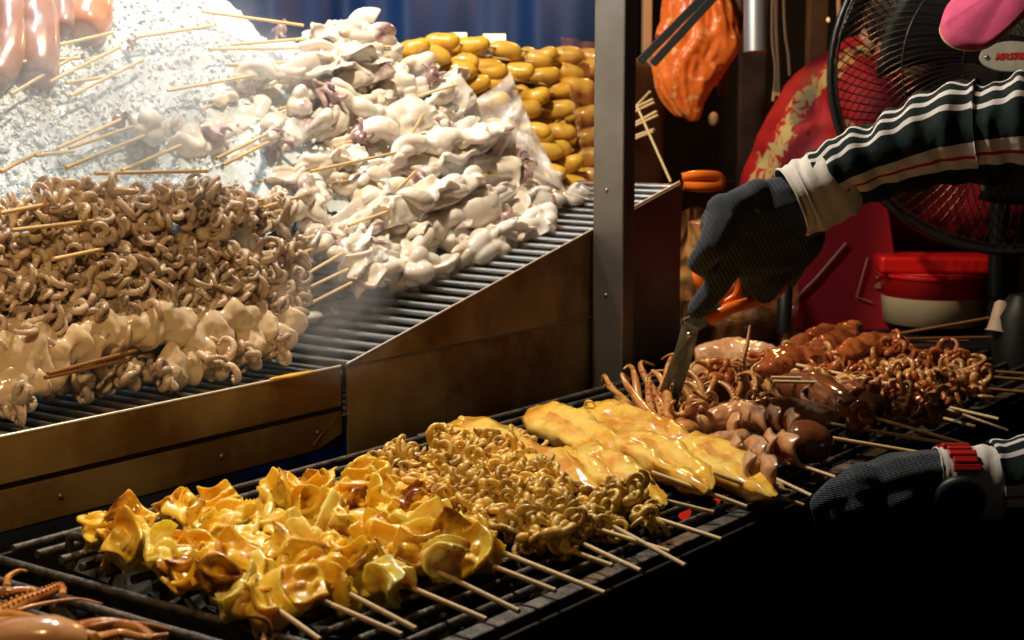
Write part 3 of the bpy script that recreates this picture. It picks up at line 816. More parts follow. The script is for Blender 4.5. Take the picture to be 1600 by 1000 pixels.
def slab_piece(r, L, W, T):
    mb = MB(); n = 22; k = 22; ph = r.uniform(0, 6); vs = []
    for i in range(n):
        t = i/(n-1)*2-1; w = (1-abs(t)**5)**.5*(1+.12*math.sin(t*4+ph))+.02
        for j in range(k):
            a = 2*PI*j/k; sx = math.copysign(abs(math.cos(a))**.6, math.cos(a)); sz = math.copysign(abs(math.sin(a))**.8, math.sin(a))
            q = noise.fractal(Vector((t*1.6+ph, sx*.9, ph)), 1, 2, 3)
            vs.append((t*L/2, -(T*sz*.55*w)-.012*(1-sx*sx)+q*.010, W/2*sx*w+.004*math.sin(t*7+ph)))
    mb.add(vs, [(i*k+j, i*k+(j+1) % k, (i+1)*k+(j+1) % k, (i+1)*k+j) for i in range(n-1) for j in range(k)]+[tuple(range(k-1, -1, -1)), tuple((n-1)*k+j for j in range(k))])
    return mb


SL = [(30, 560, .085, .09), (100, 545, .07, .06), (155, 520, .085, .065), (235, 508, .095, .062), (300, 520, .08, .07), (345, 500, .08, .06), (420, 505, .08, .05), (395, 530, .09, .05), (300, 560, .06, .06), (265, 572, .05, .07), (345, 545, .085, .055), (10, 600, .07, .05)]
for i, (x, y, L, W) in enumerate(SL):
    P = heap(x, y, .0)
    if P is None: P = onz(x, y, .12)
    me = remesh(slab_piece(random.Random(600+i), L*1.15, W*.82, .013), 'squid_sheet', .0022, 5, [M['squid_sheet']], [(.005, 28), (.0012, 110)])
    o = link('squid_sheet', me); frame(o, P+np.array([0, -.012, .0]), (1, -.05, .02+.05*R.uniform(-1, 1)), roll=R.uniform(-.3, .3))
    tag(o, 'thick glossy cream squid sheet under the octopus, %s from the near end' % ORD[i], 'squid', 'thick squid sheets on the tray')
bot = [(15, 625), (50, 630), (95, 600), (135, 600), (175, 590), (215, 590), (245, 575), (300, 590), (450, 548), (360, 570), (405, 560), (-10, 610)]
for i, (x, y) in enumerate(sorted(bot)):
    P = onz(x, y, .118); P[1] = max(P[1], 1.425)
    o = link('octopus', OCTO[(i*2) % 9]); o.location = P+np.array([0, .015, 0]); o.rotation_euler = (R.uniform(0, 6), R.uniform(0, 6), 0); o.scale = (.95,)*3
    tag(o, 'raw octopus on the tray rods below the squid sheets, %s from the near end' % ORD[i], 'octopus', 'octopus lying on the rods')
# a scrap on the rods
mb = MB(); P = onz(455, 587, .097); mb.tube(bez([P+np.array([-.035, .004, 0]), P, P+np.array([.04, -.004, .001])], 14), [.001, .003, .004, .005, .005, .006, .006, .006, .006, .005, .005, .004, .003, .001], 8, flat=.5)
tag(obj('squid_scrap', mb, M['yellow_body']), 'thin yellow scrap lying on the rods near the steel lip', 'squid')

# two pale loose strips near the lower sticks
for (pts, lab) in [([(462, 500), (500, 490), (515, 470)], 'translucent squid strip lying low on the rods'), ([(490, 490), (525, 478), (550, 460)], 'curved translucent squid strip touching the tray rods'), ([(450, 475), (490, 458), (530, 440)], 'pale squid strip between the two lowest sticks'),
                    ([(560, 480), (600, 455), (640, 445)], 'pale squid strip resting against the steaming rods')]:
    P = [onz(x, y, tray(1.6)+.02) for x, y in pts]; mb = MB(); mb.tube(bez(P, 12), [.006, .011, .014, .016, .017, .017, .017, .017, .016, .014, .012, .006], 12, flat=.55)
    me = remesh(mb, 'squid_strip', .0022, 4, [M['squid']], [(.004, 35)]); tag(link('squid_strip', me), lab, 'squid', 'pale strips low on the rods')

# ------------------------------------------------------------------ yellow marinated squid stack (behind, near the post)
def ystack(px, py): 
    d = ray(px, py)
    lo, hi = 0, 3e-3
    for _ in range(40):
        m_ = (lo+hi)/2; P = C0+d*m_; z0 = .094+.235*(P[0]-1.527)
        if P[1]-(1.64+.42*(P[2]-z0)) < 0: lo = m_
        else: hi = m_
    return C0+d*lo


yrows = [[(690, 66), (735, 72), (790, 78), (840, 82), (885, 86), (925, 90)],
         [(645, 77), (676, 86), (720, 96), (762, 106), (838, 92), (885, 112), (925, 108)],
         [(712, 110), (758, 106), (808, 112), (850, 119), (900, 140)],
         [(740, 132), (775, 130), (828, 141), (872, 140), (915, 150)],
         [(765, 160), (822, 172), (870, 172), (915, 180)],
         [(780, 200), (835, 205), (874, 207), (918, 215)],
         [(790, 235), (842, 215), (870, 235), (915, 245)],
         [(800, 265), (850, 236), (884, 258), (922, 275)],
         [(820, 288), (862, 270), (895, 288), (928, 300)]]
for ri, row in enumerate(yrows):
    A_ = ystack(*row[0]); B_ = ystack(*row[-1])
    root = empty('marinated_squid_skewer', A_, 'skewer of plump yellow marinated squid behind the bag, %s row from the top' % ORD[ri], 'skewer', 'yellow marinated squid skewers stacked by the post')
    for q in row:
        P = ystack(*q); o = link('squid_body', OVAL[R.randint(0, 5)], root); o.location = Vector(P)-Vector(A_)
        o.rotation_euler = (R.uniform(0, 6), R.uniform(-.25, .2), -.95+R.uniform(-.3, .3)); o.scale = (R.uniform(1.15, 1.35), 1.12, 1.1)
    for q in row[1:]:
        P = ystack(q[0]-22, q[1]+12)+np.array([.04, .04, -.01]); o = link('squid_body', OVAL[R.randint(0, 5)], root); o.location = Vector(P)-Vector(A_)
        o.rotation_euler = (R.uniform(0, 6), R.uniform(-.3, .3), -.95+R.uniform(-.3, .3)); o.scale = (1.05,)*3
    st = link('stick', STICK, root); frame(st, Vector((0, 0, 0)), Vector(B_)-Vector(A_)); st.matrix_basis = st.matrix_basis @ Matrix.Diagonal(((B_-A_)@(B_-A_))**.5*Vector((1, 0, 0)).to_4d()+Vector((0, 1, 1, 0))) if False else st.matrix_basis
    st.scale = (float(np.linalg.norm(B_-A_)), 1, 1)
# dark bulk behind the stack so it is a pile and not a wall of single pieces
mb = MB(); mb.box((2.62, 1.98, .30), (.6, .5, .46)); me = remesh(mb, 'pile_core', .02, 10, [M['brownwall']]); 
o = link('pile_filler', me); tag(o, 'dark crate holding up the yellow marinated squid pile', 'filler')
# thin leaning stick in front of it
A_ = ystack(898, 290)+np.array([0, -.06, 0]); B_ = ystack(925, 135)+np.array([0, -.06, 0])
o, L = skewer('bare_stick', A_, B_, 'thin brown stick leaning upright beside the steel post', None, 'stick'); stick(o, 0, L)


# clear bag
def film_sheet(corners, name, lab, m, nu=26, nv=26, wr=.006, cat='bag'):
    A_, B_, Cc, D = [np.array(c) for c in corners]; vs = []; nrm = np.cross(B_-A_, D-A_); nrm /= np.linalg.norm(nrm)
    for i in range(nu+1):
        for j in range(nv+1):
            u = i/nu; v = j/nv; p = (A_*(1-u)+B_*u)*(1-v)+(D*(1-u)+Cc*u)*v
            p = p+nrm*(noise.fractal(Vector((u*4+lab.__len__(), v*2.4, 1)), 1, 2, 4)*wr*2+wr*math.sin((u*1.5+v*.4)*14))
            vs.append(p)
    mb = MB(); mb.add(vs, [(i*(nv+1)+j, (i+1)*(nv+1)+j, (i+1)*(nv+1)+j+1, i*(nv+1)+j+1) for i in range(nu) for j in range(nv)])
    o = obj(name, mb, m); tag(o, lab, cat); s = o.modifiers.new('s', 'SOLIDIFY'); s.thickness = .0006
    return o


D0 = 2.66
film_sheet([ond(798, 112, 2.72), ond(832, 200, 2.70), ond(888, 304, 2.68), ond(700, 190, 2.72)], 'plastic_bag', 'crumpled clear plastic bag draped between white and yellow squid', M['film'])
film_sheet([ond(880, 304, 2.66), ond(905, 285, 2.66), ond(932, 300, 2.66), ond(925, 312, 2.66)], 'plastic_bag', 'small folded plastic bag corner at the foot of the post', M['film'], 10, 10)
film_sheet([ystack(842, 75)+[0, -.05, .02], ystack(935, 92)+[0, -.05, .02], ystack(935, 300)+[0, -.05, 0], ystack(880, 300)+[0, -.05, 0]], 'plastic_wrap', 'brown tinted plastic wrap stretched over the yellow squid', M['brownfilm'], wr=.003, cat='wrap')

# ------------------------------------------------------------------ food on the grill
Gy = 'yellow squid skewers at the near end of the grill'
FR = [(430, 950), (492, 934), (538, 924), (630, 913), (692, 897), (748, 876), (772, 858)]
TP = [(500, 1000), (628, 992), (650, 983), (760, 968), (811, 955), (868, 923), (945, 927)]
BK = [(165, 842), (212, 842), (290, 806), (350, 803), (440, 775), (500, 772), (565, 748)]
for i in range(7):
    f_ = onz(*FR[i], .022); t = onz(*TP[i], .012); b = onz(*BK[i], .026)
    d = (Vector(f_)-Vector(t)); root = empty('yellow_squid_skewer', t, 'grilled yellow squid skewer with curled flaps, %s from the near end of the grill' % ORD[i], 'skewer', Gy); frame(root, t, d)
    L = d.length; inv = root.matrix_world.inverted()
    T = (Vector(b)-Vector(f_)).length; n = int(T/.030)
    for k in range(n+1):
        # the meat follows the line from the front to the back of the grill
        P = Vector(f_)+(Vector(b)-Vector(f_))*((k+.35)/n)
        q = inv @ P
        for rep in range(2 if k % 2 else 1):
            me = R.choice(FLAP); o = link('squid_flap', me, root, [R.choice([M['yellow'], M['yellow'], M['yellow_pale'], M['yellow_pale'], M['yellow_brown']])]); o.location = q+Vector((R.uniform(-.008, .008), R.uniform(-.006, .006), R.uniform(-.004, .012)))
            o.rotation_euler = (R.uniform(0, 6.28), R.uniform(-.8, .8), R.uniform(-.9, .9)); o.scale = (R.uniform(.75, 1.12), R.uniform(.75, 1.1), R.uniform(.75, 1.1))
    stick(root, 0, L+.05)

Go = 'grilled octopus skewers in the middle of the grill'
FR = [(840, 842), (890, 840), (932, 826), (957, 822), (1012, 806)]
TP = [(957, 884), (1001, 892), (1046, 862), (1071, 884), (1127, 843)]
BK = [(590, 738), (640, 722), (690, 705), (745, 700), (790, 690)]
for i in range(5):
    f_ = onz(*FR[i], .018); t = onz(*TP[i], .010); b = onz(*BK[i], .022)
    d = (Vector(f_)-Vector(t)); root = empty('grilled_octopus_skewer', t, 'grilled small octopus skewer with beaded arms, %s from the yellow flaps' % ORD[i], 'skewer', Go); frame(root, t, d)
    L = d.length; inv = root.matrix_world.inverted(); T = (Vector(b)-Vector(f_)).length; n = int(T/.024)
    for k in range(n+1):
        fr = (k+.2)/n
        if i == 4 and .1 < fr < .75: continue
        P = Vector(f_)+(Vector(b)-Vector(f_))*fr
        for rep in range(2):
            q = inv @ (P+Vector((R.uniform(-.012, .012), R.uniform(-.01, .01), R.uniform(-.006, .012)+.004*rep)))
            me = R.choice(OCTOS); o = link('small_octopus', me, root); o.location = q; o.rotation_euler = (R.uniform(0, 6.28), R.uniform(0, 6), R.uniform(0, 6)); o.scale = (R.uniform(.7, .95),)*3
    stick(root, 0, L+.05)


# whole yellow squid bodies, split open along the top
def squid_body(L, Wd, Ht, r, slit=.6, mats=('yellow_body', 'yellow_in'), bend=0.):
    mb = MB(); n = 40; k = 26; vs = []; mis = []
    for i in range(n):
        t = i/(n-1); w = (math.sin(PI*min(1, .06+.94*t)**.8)**.55 if t < .999 else .05)
        w = max(.08, min(1, w*1.12))*(1-.12*t)
        s = slit*math.exp(-((t-.52)/.3)**4)
        for j in range(k):
            a = 2*PI*j/k; da = math.atan2(math.sin(a-1.9), math.cos(a-1.9))
            rr = 1-s*math.exp(-(da/.34)**2)*.95+.12*s*math.exp(-((abs(da)-.75)/.25)**2)
            y = math.cos(a)*rr*w*Wd/2; z = math.sin(a)*rr*w*Ht/2
            z = z if z > -Ht*.3 else -Ht*.3+(z+Ht*.3)*.3
            nz = noise.fractal(Vector((t*5, math.cos(a)*1.3+r.random()*.0, math.sin(a)*1.3+L*90)), 1, 2, 4)
            vs.append((t*L, y+bend*math.sin(PI*t)*.02+nz*.005, z+nz*.006+.0012*math.sin(t*46+3*math.cos(a))*abs(nz)*2))
    fs = []
    for i in range(n-1):
        for j in range(k):
            fs.append((i*k+j, i*k+(j+1) % k, (i+1)*k+(j+1) % k, (i+1)*k+j))
    fs.append(tuple(range(k-1, -1, -1))); fs.append(tuple((n-1)*k+j for j in range(k)))
    mb.add(vs, fs)
    for q, f in enumerate(mb.f):
        if len(f) == 4:
            j = q % k; i = q//k; a = 2*PI*(j+.5)/k; da = abs(math.atan2(math.sin(a-1.9), math.cos(a-1.9)))
            if da < .30 and .2 < i/n < .82 and slit > .3: mb.mi[q] = 1
    return mb


Gw = 'whole yellow squid bodies on the grill'
WB = [((715, 668), (945, 765), .062, .042, .35, 'broad whole yellow squid behind the octopus skewers'), ((835, 650), (965, 712), .062, .040, .5, 'whole yellow squid near the back bars'),
      ((915, 646), (1085, 700), .058, .036, .15, 'pale whole squid next to the scissors with green tinge'), ((925, 712), (1035, 788), .062, .042, .7, 'split yellow squid right behind the octopus end'),
      ((975, 690), (1105, 765), .066, .044, .8, 'split open yellow squid with hollow middle'), ((1075, 700), (1206, 774), .062, .048, .5, 'plump yellow squid nearest the gloved lower hand'),
      ((880, 722), (950, 700), .034, .026, .0, 'small pale squid tube tucked between the yellow bodies'), ((870, 665), (930, 650), .04, .02, .0, 'flat yellow squid fin by the back bars'), ((700, 690), (735, 660), .04, .03, .3, 'small frilled yellow squid piece at the back bars'),
      ((770, 700), (900, 790), .05, .03, .2, 'half hidden yellow squid under the octopus skewers')]
for i, (a, b, w, h, sl, lab) in enumerate(WB):
    A_ = onz(*a, .022); B_ = onz(*b, .02); d = Vector(B_)-Vector(A_); r = random.Random(700+i)
    root = empty('whole_yellow_squid', A_, lab, 'squid', Gw); frame(root, A_, d)
    me = squid_body(d.length*1.02, w*1.12, h*1.05, r, max(sl, .5), bend=r.uniform(-.6, .6)).mesh('mantle', [M['yellow_body'], M['yellow_in']]); o = link('mantle', me, root); o.rotation_euler = (R.uniform(-.25, .35), 0, 0)
    if i in (3, 5, 4):
        TT = {3: ((1022, 778), (1115, 801)), 4: ((1093, 765), (1167, 792)), 5: ((1195, 768), (1256, 790))}[i]
        s0 = onz(*TT[0], .018); s1 = onz(*TT[1], .006); o, L = skewer('bare_stick', s1, s0, 'bamboo stick holding the %s' % {3: 'split yellow squid behind the octopus', 4: 'hollow split yellow squid', 5: 'plump yellow squid by the glove'}[i], 'sticks of the whole yellow squid', 'stick'); stick(o, 0, L+.06)
# yellow frilled lumps at back left of octopus
for (px, py, s, lab) in [(700, 705, 1.1, 'bright yellow frilled octopus at the back bars, nearest the panel'), (735, 712, 1., 'yellow frilled octopus beside the bronze tube'), (770, 640+75, .9, 'bronze octopus head between yellow frills'),
                    (915, 640, .5, 'tiny golden octopus crumb on the back bar'), (990, 780, .9, 'coiled dark golden octopus at the end of the row'), (955, 768, .9, 'coiled golden octopus ahead of the dark one'), (870, 835, 1., 'orange octopus cluster hanging over the front rail')]:
    P = onz(px, py, .03); o = link('small_octopus', OCTOS[R.randint(0, 6)]); o.location = P; o.scale = (s,)*3; o.rotation_euler = (R.uniform(0, 6),)*3; tag(o, lab, 'octopus', 'loose octopus among the yellow squid')


# tentacles
def tentacle(pts, r0, r1, suck=True, n=44, side=(0, 0, 1)):
    P = bez(pts, n); mb = MB(); rr = [r0+(r1-r0)*(i/(n-1))**.62 for i in range(n)]
    mb.tube(P, rr, 9, up=side)
    if suck:
        T = np.gradient(P, axis=0)
        for i in range(3, n-6, 2):
            t = T[i]/np.linalg.norm(T[i]); s = np.array(side)-t*(np.array(side)@t); s /= np.linalg.norm(s)+1e-9; b = np.cross(t, s)
            for sg in (-.5, .5):
                mb.ell(P[i]+s*rr[i]*.95+b*sg*rr[i], (rr[i]*.27,)*3, None, 6, 4)
    return mb


gs = empty('cut_squid', onz(1045, 668, .02), 'charred squid with flared tentacles being cut by the scissors', 'squid')
base_p = onz(1040, 672, .022)
TN = [((945, 588), .055, .004), ((985, 572), .03, .045), ((1003, 566), .02, .06), ((1020, 580), .0, .06), ((960, 622), .05, .02), ((978, 600), .03, .03), ((1035, 600), .0, .05), ((1048, 560), -.01, .05), ((965, 640), .03, .0), ((1010, 600), .01, .03), ((990, 625), .03, .02), ((972, 585), .0, .0), ((1015, 590), 0, 0), ((1062, 590), 0, 0), ((1070, 610), 0, 0), ((955, 655), 0, 0), ((1040, 625), 0, 0), ((950, 605), 0, 0)]
for i, (q, dd, hh) in enumerate(TN):
    tip = ond(*q, 2.2+R.uniform(-.03, .06))
    mid = base_p*.6+tip*.4+np.array([R.uniform(-.024, .024), R.uniform(-.016, .016), -.008-.012*R.random()])
    m2 = base_p*.2+tip*.8+np.array([R.uniform(-.012, .012), R.uniform(-.01, .01), R.uniform(-.01, .004)])
    hook = tip+np.array([R.uniform(-.022, .022), R.uniform(-.01, .01), R.uniform(-.012, .006)])
    obj('tentacle', tentacle([base_p+np.array([R.uniform(-.008, .008), R.uniform(-.008, .008), 0]), mid, m2, tip, hook], .0115, .0013, suck=i % 2 == 0, side=(-.6, -.5, .5)), M['tent'], gs)
mb = MB(); mb.ell(base_p, (.022, .02, .016)); mb.ell(base_p+np.array([.015, -.02, 0]), (.02, .02, .014)); obj('head', mb, M['tent'], gs)
# curled arms right of the blade
gs2 = empty('curled_squid_arms', onz(1110, 620, .02), 'tangle of golden curled squid arms just past the scissor blades', 'squid')
for i in range(30):
    q = (R.uniform(1062, 1170), R.uniform(588, 650)); P = onz(*q, .02)
    a = R.uniform(0, 6.28); d = np.array([math.cos(a)*.7, math.sin(a)*.7, .8]); e = np.array([math.cos(a+1.2), math.sin(a+1.2), -.3]); e -= d*(d@e)/(d@d); e /= np.linalg.norm(e); d /= np.linalg.norm(d)
    pts = curl_path(d, e, R.uniform(.07, .13), R.uniform(.35, .8), 30, R.uniform(-.2, .2))+P
    obj('arm', tentacle(pts[::4], .0074, .0015, suck=i % 2 == 0, n=34), M['tent'], gs2)
# tall tentacle
o = obj('tall_tentacle', tentacle([onz(1168, 615, .02), ond(1160, 570, 2.25), ond(1168, 535, 2.25), ond(1172, 508, 2.25)], .010, .0012, side=(-1, 0, 0)), M['grilled']); tag(o, 'tall pinkish tentacle standing upright behind the curled arms', 'tentacle')
o = obj('thin_tentacle', tentacle([onz(1190, 610, .02), ond(1178, 590, 2.22), ond(1176, 575, 2.22), ond(1192, 563, 2.22)], .006, .0012, suck=False), M['tent']); tag(o, 'thin bent tentacle beside the tall upright one', 'tentacle')


# grilled squid bodies
def tube_body(name, pts, rad, m, lab, cat='squid', flat=.85, vox=.0025, disp=((.006, 22), (.003, 60), (.0012, 140)), group='grilled squid bodies past the scissors'):
    P = bez(pts, 18); mb = MB(); rr = np.interp(np.linspace(0, 1, 18), np.linspace(0, 1, len(rad)), rad); mb.tube(P, rr, 16, flat=flat)
    me = remesh(mb, name, vox, 5, [M[m]], disp); return tag(link(name, me), lab, cat, group)


tube_body('grilled_squid', [onz(1090, 664, .022), onz(1150, 652, .03), onz(1230, 645, .036), onz(1310, 655, .026)], [.014, .024, .029, .025, .012], 'grilled', 'smooth pink brown squid body lying across the grill')
tube_body('grilled_squid', [onz(1046, 700, .018), onz(1080, 700, .02), onz(1130, 695, .022), onz(1165, 690, .02)], [.014, .018, .018, .02, .016], 'grilled', 'short reddish squid neck right beside the scissor tip')
tube_body('grilled_squid', [onz(1088, 560, .03), onz(1130, 552, .04), onz(1190, 560, .04), onz(1240, 575, .025)], [.018, .026, .032, .026, .012], 'grilled', 'greyish squid body at the back below the orange handle')
tube_body('grilled_squid', [onz(1070, 585, .02), onz(1110, 580, .028), onz(1150, 588, .02)], [.012, .02, .02, .01], 'grilled', 'small wrinkled squid head behind the curled arms')
tube_body('grilled_squid', [onz(1200, 600, .02), onz(1250, 615, .02), onz(1300, 625, .02)], [.012, .022, .024, .012], 'tent', 'orange brown squid piece below the crossing sticks')
# scored squid: row of overlapping cut rings
sc = empty('scored_squid', onz(1180, 690, .02), 'scored squid with scalloped slices opening along its back', 'squid')
ring_pts = [(1140, 672), (1158, 655), (1180, 662), (1205, 662), (1230, 668), (1148, 710), (1175, 712), (1200, 705), (1222, 706), (1195, 745), (1165, 735), (1250, 690)]
for i, q in enumerate(ring_pts):
    P = onz(*q, .030); mb = MB(); b0 = sheet(mb, .056, .052, 1.2, .2, .007, random.Random(40+i), ruff=.0008)
    xf(mb, b0, rotm((0, 0, 1), -.9+R.uniform(-.3, .3))@rotm((0, 1, 0), 1.2+R.uniform(-.2, .2)), P); obj('slice', mb, [M['grilled'], M['sliced']], sc)
P_ = [onz(1120, 690, .012), onz(1180, 700, .014), onz(1240, 705, .012)]
mb = MB(); mb.tube(bez(P_, 12), [.012]+[.024]*10+[.012], 14, flat=.6); obj('core', mb, M['grilled'], sc)
tube_body('dark_squid', [onz(1232, 690, .035), onz(1262, 690, .036), onz(1298, 702, .028)], [.018, .030, .032, .026, .013], 'darkglaze', 'round very dark glazed squid body beside the scored slices', disp=((.003, 20),))
tube_body('dark_squid', [onz(1225, 600, .035), onz(1280, 612, .035), onz(1330, 640, .03)], [.02, .03, .034, .026, .015], 'darkglaze', 'dark glazed squid piece under the pale crossing sticks', disp=((.004, 25),))
tube_body('dark_squid', [onz(1310, 610, .035), onz(1345, 625, .035), onz(1380, 640, .03)], [.02, .028, .024, .012], 'darkglaze', 'dark brown glazed lump before the small octopus pile', disp=((.004, 25),))
for i, (px, py, sc_, lab) in enumerate([(1200, 578, 1.2, 'frilled brown squid arms beside the sticks, farthest back'), (1262, 598, 1.1, 'frilled brown squid arms below the crossing sticks'), (1130, 600, 1.2, 'frilled squid arms behind the curled tangle'), (1192, 640, 1.0, 'small frilled arms on top of the smooth squid body'),
                    (1300, 588, 1.2, 'frilled squid arms where the red glazed pile begins'), (1245, 560, 1.3, 'curled squid arms spilling from the greyish back body'), (1330, 650, 1.0, 'curled arms in front of the dark glazed lumps'), (1085, 640, .9, 'small curled arms touching the scissor tip')]):
    o = link('frilled_squid', OCTO[(i*3+1) % 12], None, [M['tent'] if i % 2 else M['redglaze']]); o.location = onz(px, py, .04); o.scale = (sc_,)*3; o.rotation_euler = (R.uniform(0, 6),)*3; tag(o, lab, 'squid', 'frilled squid arms on the grill')
# pale ring
mb = MB(); c = onz(1278, 618, .035); P = [c+(RV*.022*math.cos(a)+ZV*.011*math.sin(a)+HV*.01*math.sin(a)) for a in np.linspace(0, PI*1.35, 18)]; mb.tube(P, .0035, 8)
tag(obj('squid_ring', mb, M['squid_pink']), 'pale open squid ring below the crossing sticks', 'squid')
# red glazed pile behind
for i, (pts, rad, lab) in enumerate([([(1205, 560), (1240, 540), (1275, 545)], .03, 'red glazed squid beside the dark bottle'), ([(1260, 545), (1300, 515), (1330, 510)], .024, 'red glazed squid rising behind the first'), ([(1235, 520), (1290, 500), (1340, 500)], .022, 'glossy red glazed squid at the very back'),
                   ([(1310, 535), (1350, 520), (1400, 515)], .026, 'red glazed squid under the long dark sticks'), ([(1330, 505), (1320, 490), (1345, 485)], .016, 'dark knob of glazed squid on the pile top')]):
    P = [onz(x, y+25, .045) for x, y in pts]; tube_body('glazed_squid', P, [rad*.5, rad, rad, rad*.6], 'redglaze', lab, disp=((.009, 28), (.003, 80)), group='red glazed squid pile at the back')
# small glazed octopus pile
r = random.Random(77); k = 0
spots = []
for i in range(900):
    x = r.uniform(1270, 1560); y = r.uniform(548, 655)
    if not inside(x, y, [(1265, 560), (1290, 545), (1400, 548), (1480, 555), (1545, 572), (1530, 600), (1490, 622), (1430, 642), (1380, 632), (1330, 610), (1280, 590)]): continue
    if any((x-a)**2+((y-b)*1.3)**2 < 17.5**2 for a, b in spots): continue
    spots.append((x, y))
spots.sort(key=lambda q: (round((q[1]-548)/16), q[0]))
cnt = {}
for x, y in spots:
    rw = int(round((y-548)/16)); cnt[rw] = cnt.get(rw, -1)+1
    o = link('glazed_octopus', OCTOS[r.randint(0, 6)], None, [M['redglaze']] if r.random() < .55 else [M['tent']]); o.location = onz(x, y, .026+.02*r.random()); o.scale = (r.uniform(.85, 1.15),)*3; o.rotation_euler = (r.uniform(0, 6), r.uniform(0, 6), 0)
    tag(o, 'small glazed octopus in far pile, %s in the %s row from the back' % (ORD[cnt[rw]], ORD[rw]), 'octopus', 'small glazed octopus piled at the far end')
    o2 = 0

# sticks on the far part of the grill: (blunt end, other end, z end, z start, mats, label)
SK = [((1268, 775), (1190, 738), 0, 'bamboo stick running to the lower glove knuckle'), ((1305, 746), (1205, 712), 0, 'bamboo stick from the scored squid to the lower glove'),
      ((1490, 695), (1308, 664), 0, 'long pale stick from the dark squid, upper of the bright pair'), ((1512, 695), (1355, 650), 0, 'thick pale stick crossing toward the watch cuff'), ((1440, 708), (1310, 686), 0, 'brownish stick running behind the lower glove'),
      ((1524, 667), (1422, 640), 0, 'short pale stick from the far octopus pile, nearer one'), ((1560, 655), (1458, 631), 0, 'short pale stick from the far octopus pile, farther one'), ((1576, 673), (1490, 643), 1, 'short dark oily stick beside the two short pale ones'),
      ((1386, 593), (1205, 590), 0, 'pale stick lying level across the squid, topmost of three'), ((1380, 600), (1208, 596), 0, 'pale stick lying level just below the topmost'), ((1418, 606), (1245, 570), 0, 'pale stick slanting across the two level ones'),
      ((1660, 618), (1500, 604), 1, 'dark oily stick reaching out of the far pile, lowest'), ((1680, 590), (1520, 578), 1, 'dark oily stick reaching out of the far pile, highest'), ((1690, 600), (1530, 588), 1, 'dark oily stick reaching out of the far pile, middle')]
for a, b, mt, lab in SK:
    high = lab.startswith('pale stick')
    A_ = onz(*a, .05 if high else .012); B_ = onz(*b, .055 if high else .024)
    o, L = skewer('bare_stick', A_, B_, lab, 'sticks on the far part of the grill', 'stick'); stick(o, 0, L+(.0 if high else .05), [M['bamboo_soak']] if mt else None)
for a, b, lab in [((1545, 497), (1275, 545), 'long brown stick rising over the glazed pile, upper'), ((1500, 505), (1290, 540), 'long brown stick rising over the glazed pile, lower'), ((1548, 527), (1300, 532), 'level brown stick over the glazed pile, longest'), ((1512, 533), (1330, 537), 'level brown stick over the glazed pile, shorter')]:
    A_ = ond(*a, 2.75); B_ = ond(*b, 2.62); o, L = skewer('bare_stick', A_, B_, lab, 'brown sticks over the glazed pile', 'stick'); stick(o, 0, L, [M['bamboo_soak']])

# foreground squid, bottom-left grate
fg = empty('foreground_squid', onz(80, 985, .02), 'glossy brown grilled squid on the near cross bars', 'squid')
for pts, r0, r1 in [([(-40, 925), (10, 925), (50, 922), (62, 935)], .008, .0015), ([(10, 918), (12, 902), (28, 892), (42, 892)], .004, .0012), ([(-10, 968), (30, 945), (70, 928), (95, 918), (98, 930)], .009, .003),
                    ([(10, 960), (60, 945), (120, 936), (160, 944)], .003, .0008), ([(-20, 962), (40, 968), (100, 985), (150, 995)], .008, .004), ([(-20, 980), (30, 975), (80, 990), (110, 1010)], .008, .004),
                    ([(120, 985), (165, 975), (215, 982), (240, 1000)], .008, .0035), ([(150, 1000), (190, 990), (225, 996), (262, 992)], .006, .002), ([(140, 980), (180, 972), (230, 975), (268, 984)], .003, .001)]:
    obj('tentacle', tentacle([onz(x, y, .022+.004*R.random()) for x, y in pts], r0, r1, side=(-.3, -.2, .9) if r0 > .008 else (.5, -.7, -.1)), M['tent'], fg)
P = [onz(-20, 1010, .02), onz(40, 1005, .025), onz(90, 1002, .025), onz(130, 1005, .02)]
mb = MB(); mb.tube(bez(P, 14), [.012, .02, .024, .026, .026, .026, .026, .026, .026, .024, .022, .02, .018, .01], 14, flat=.8); obj('mantle', remesh(mb, 'm', .003, 4, []) and mb, M['grilled'], fg)
o = obj('stray_tentacle', tentacle([onz(415, 1010, .01), onz(418, 985, .02), onz(412, 968, .04), onz(385, 962, .052)], .0065, .001, side=(.8, -.6, 0)), M['tent']); tag(o, 'brown tentacle standing up in front of the yellow flaps', 'tentacle')

# ------------------------------------------------------------------ scissors
D1 = 2.12
sc_ = empty('scissors', ond(1075, 520, D1), 'worn steel scissors with orange handles cutting the squid', 'scissors')


def blade(px, th, name='blade'):
    P = [ond(x, y, d) for x, y, d in px]; mb = MB(); mb.prism(P, np.array(HV)*th); return obj(name, mb, M['blade'], sc_, smooth=False, bevel=.0006)


blade([(1070, 502, 2.08), (1092, 512, 2.085), (1086, 545, 2.10), (1074, 585, 2.13), (1063, 620, 2.155), (1050, 655, 2.18), (1046, 658, 2.18), (1046, 648, 2.175), (1052, 600, 2.14), (1060, 550, 2.10)], .0022)
blade([(1066, 508, 2.09), (1078, 520, 2.09), (1060, 575, 2.12), (1042, 615, 2.15), (1030, 612, 2.15), (1042, 580, 2.125), (1056, 545, 2.105)], .0022)
blade([(1066, 500, 2.085), (1100, 482, 2.085), (1120, 470, 2.085), (1138, 488, 2.085), (1112, 505, 2.085), (1088, 520, 2.09)], .003, 'shank')
mb = MB(); mb.ell(ond(1077, 523, 2.082), (.004, .004, .004)); obj('pivot', mb, M['steel_rod'], sc_)


def loop(px, r, name='handle', flat=1.):
    P = bez([ond(*q) for q in px], 36); mb = MB(); mb.tube(P, r, 10, flat=flat); return obj(name, mb, M['orangepl'], sc_)


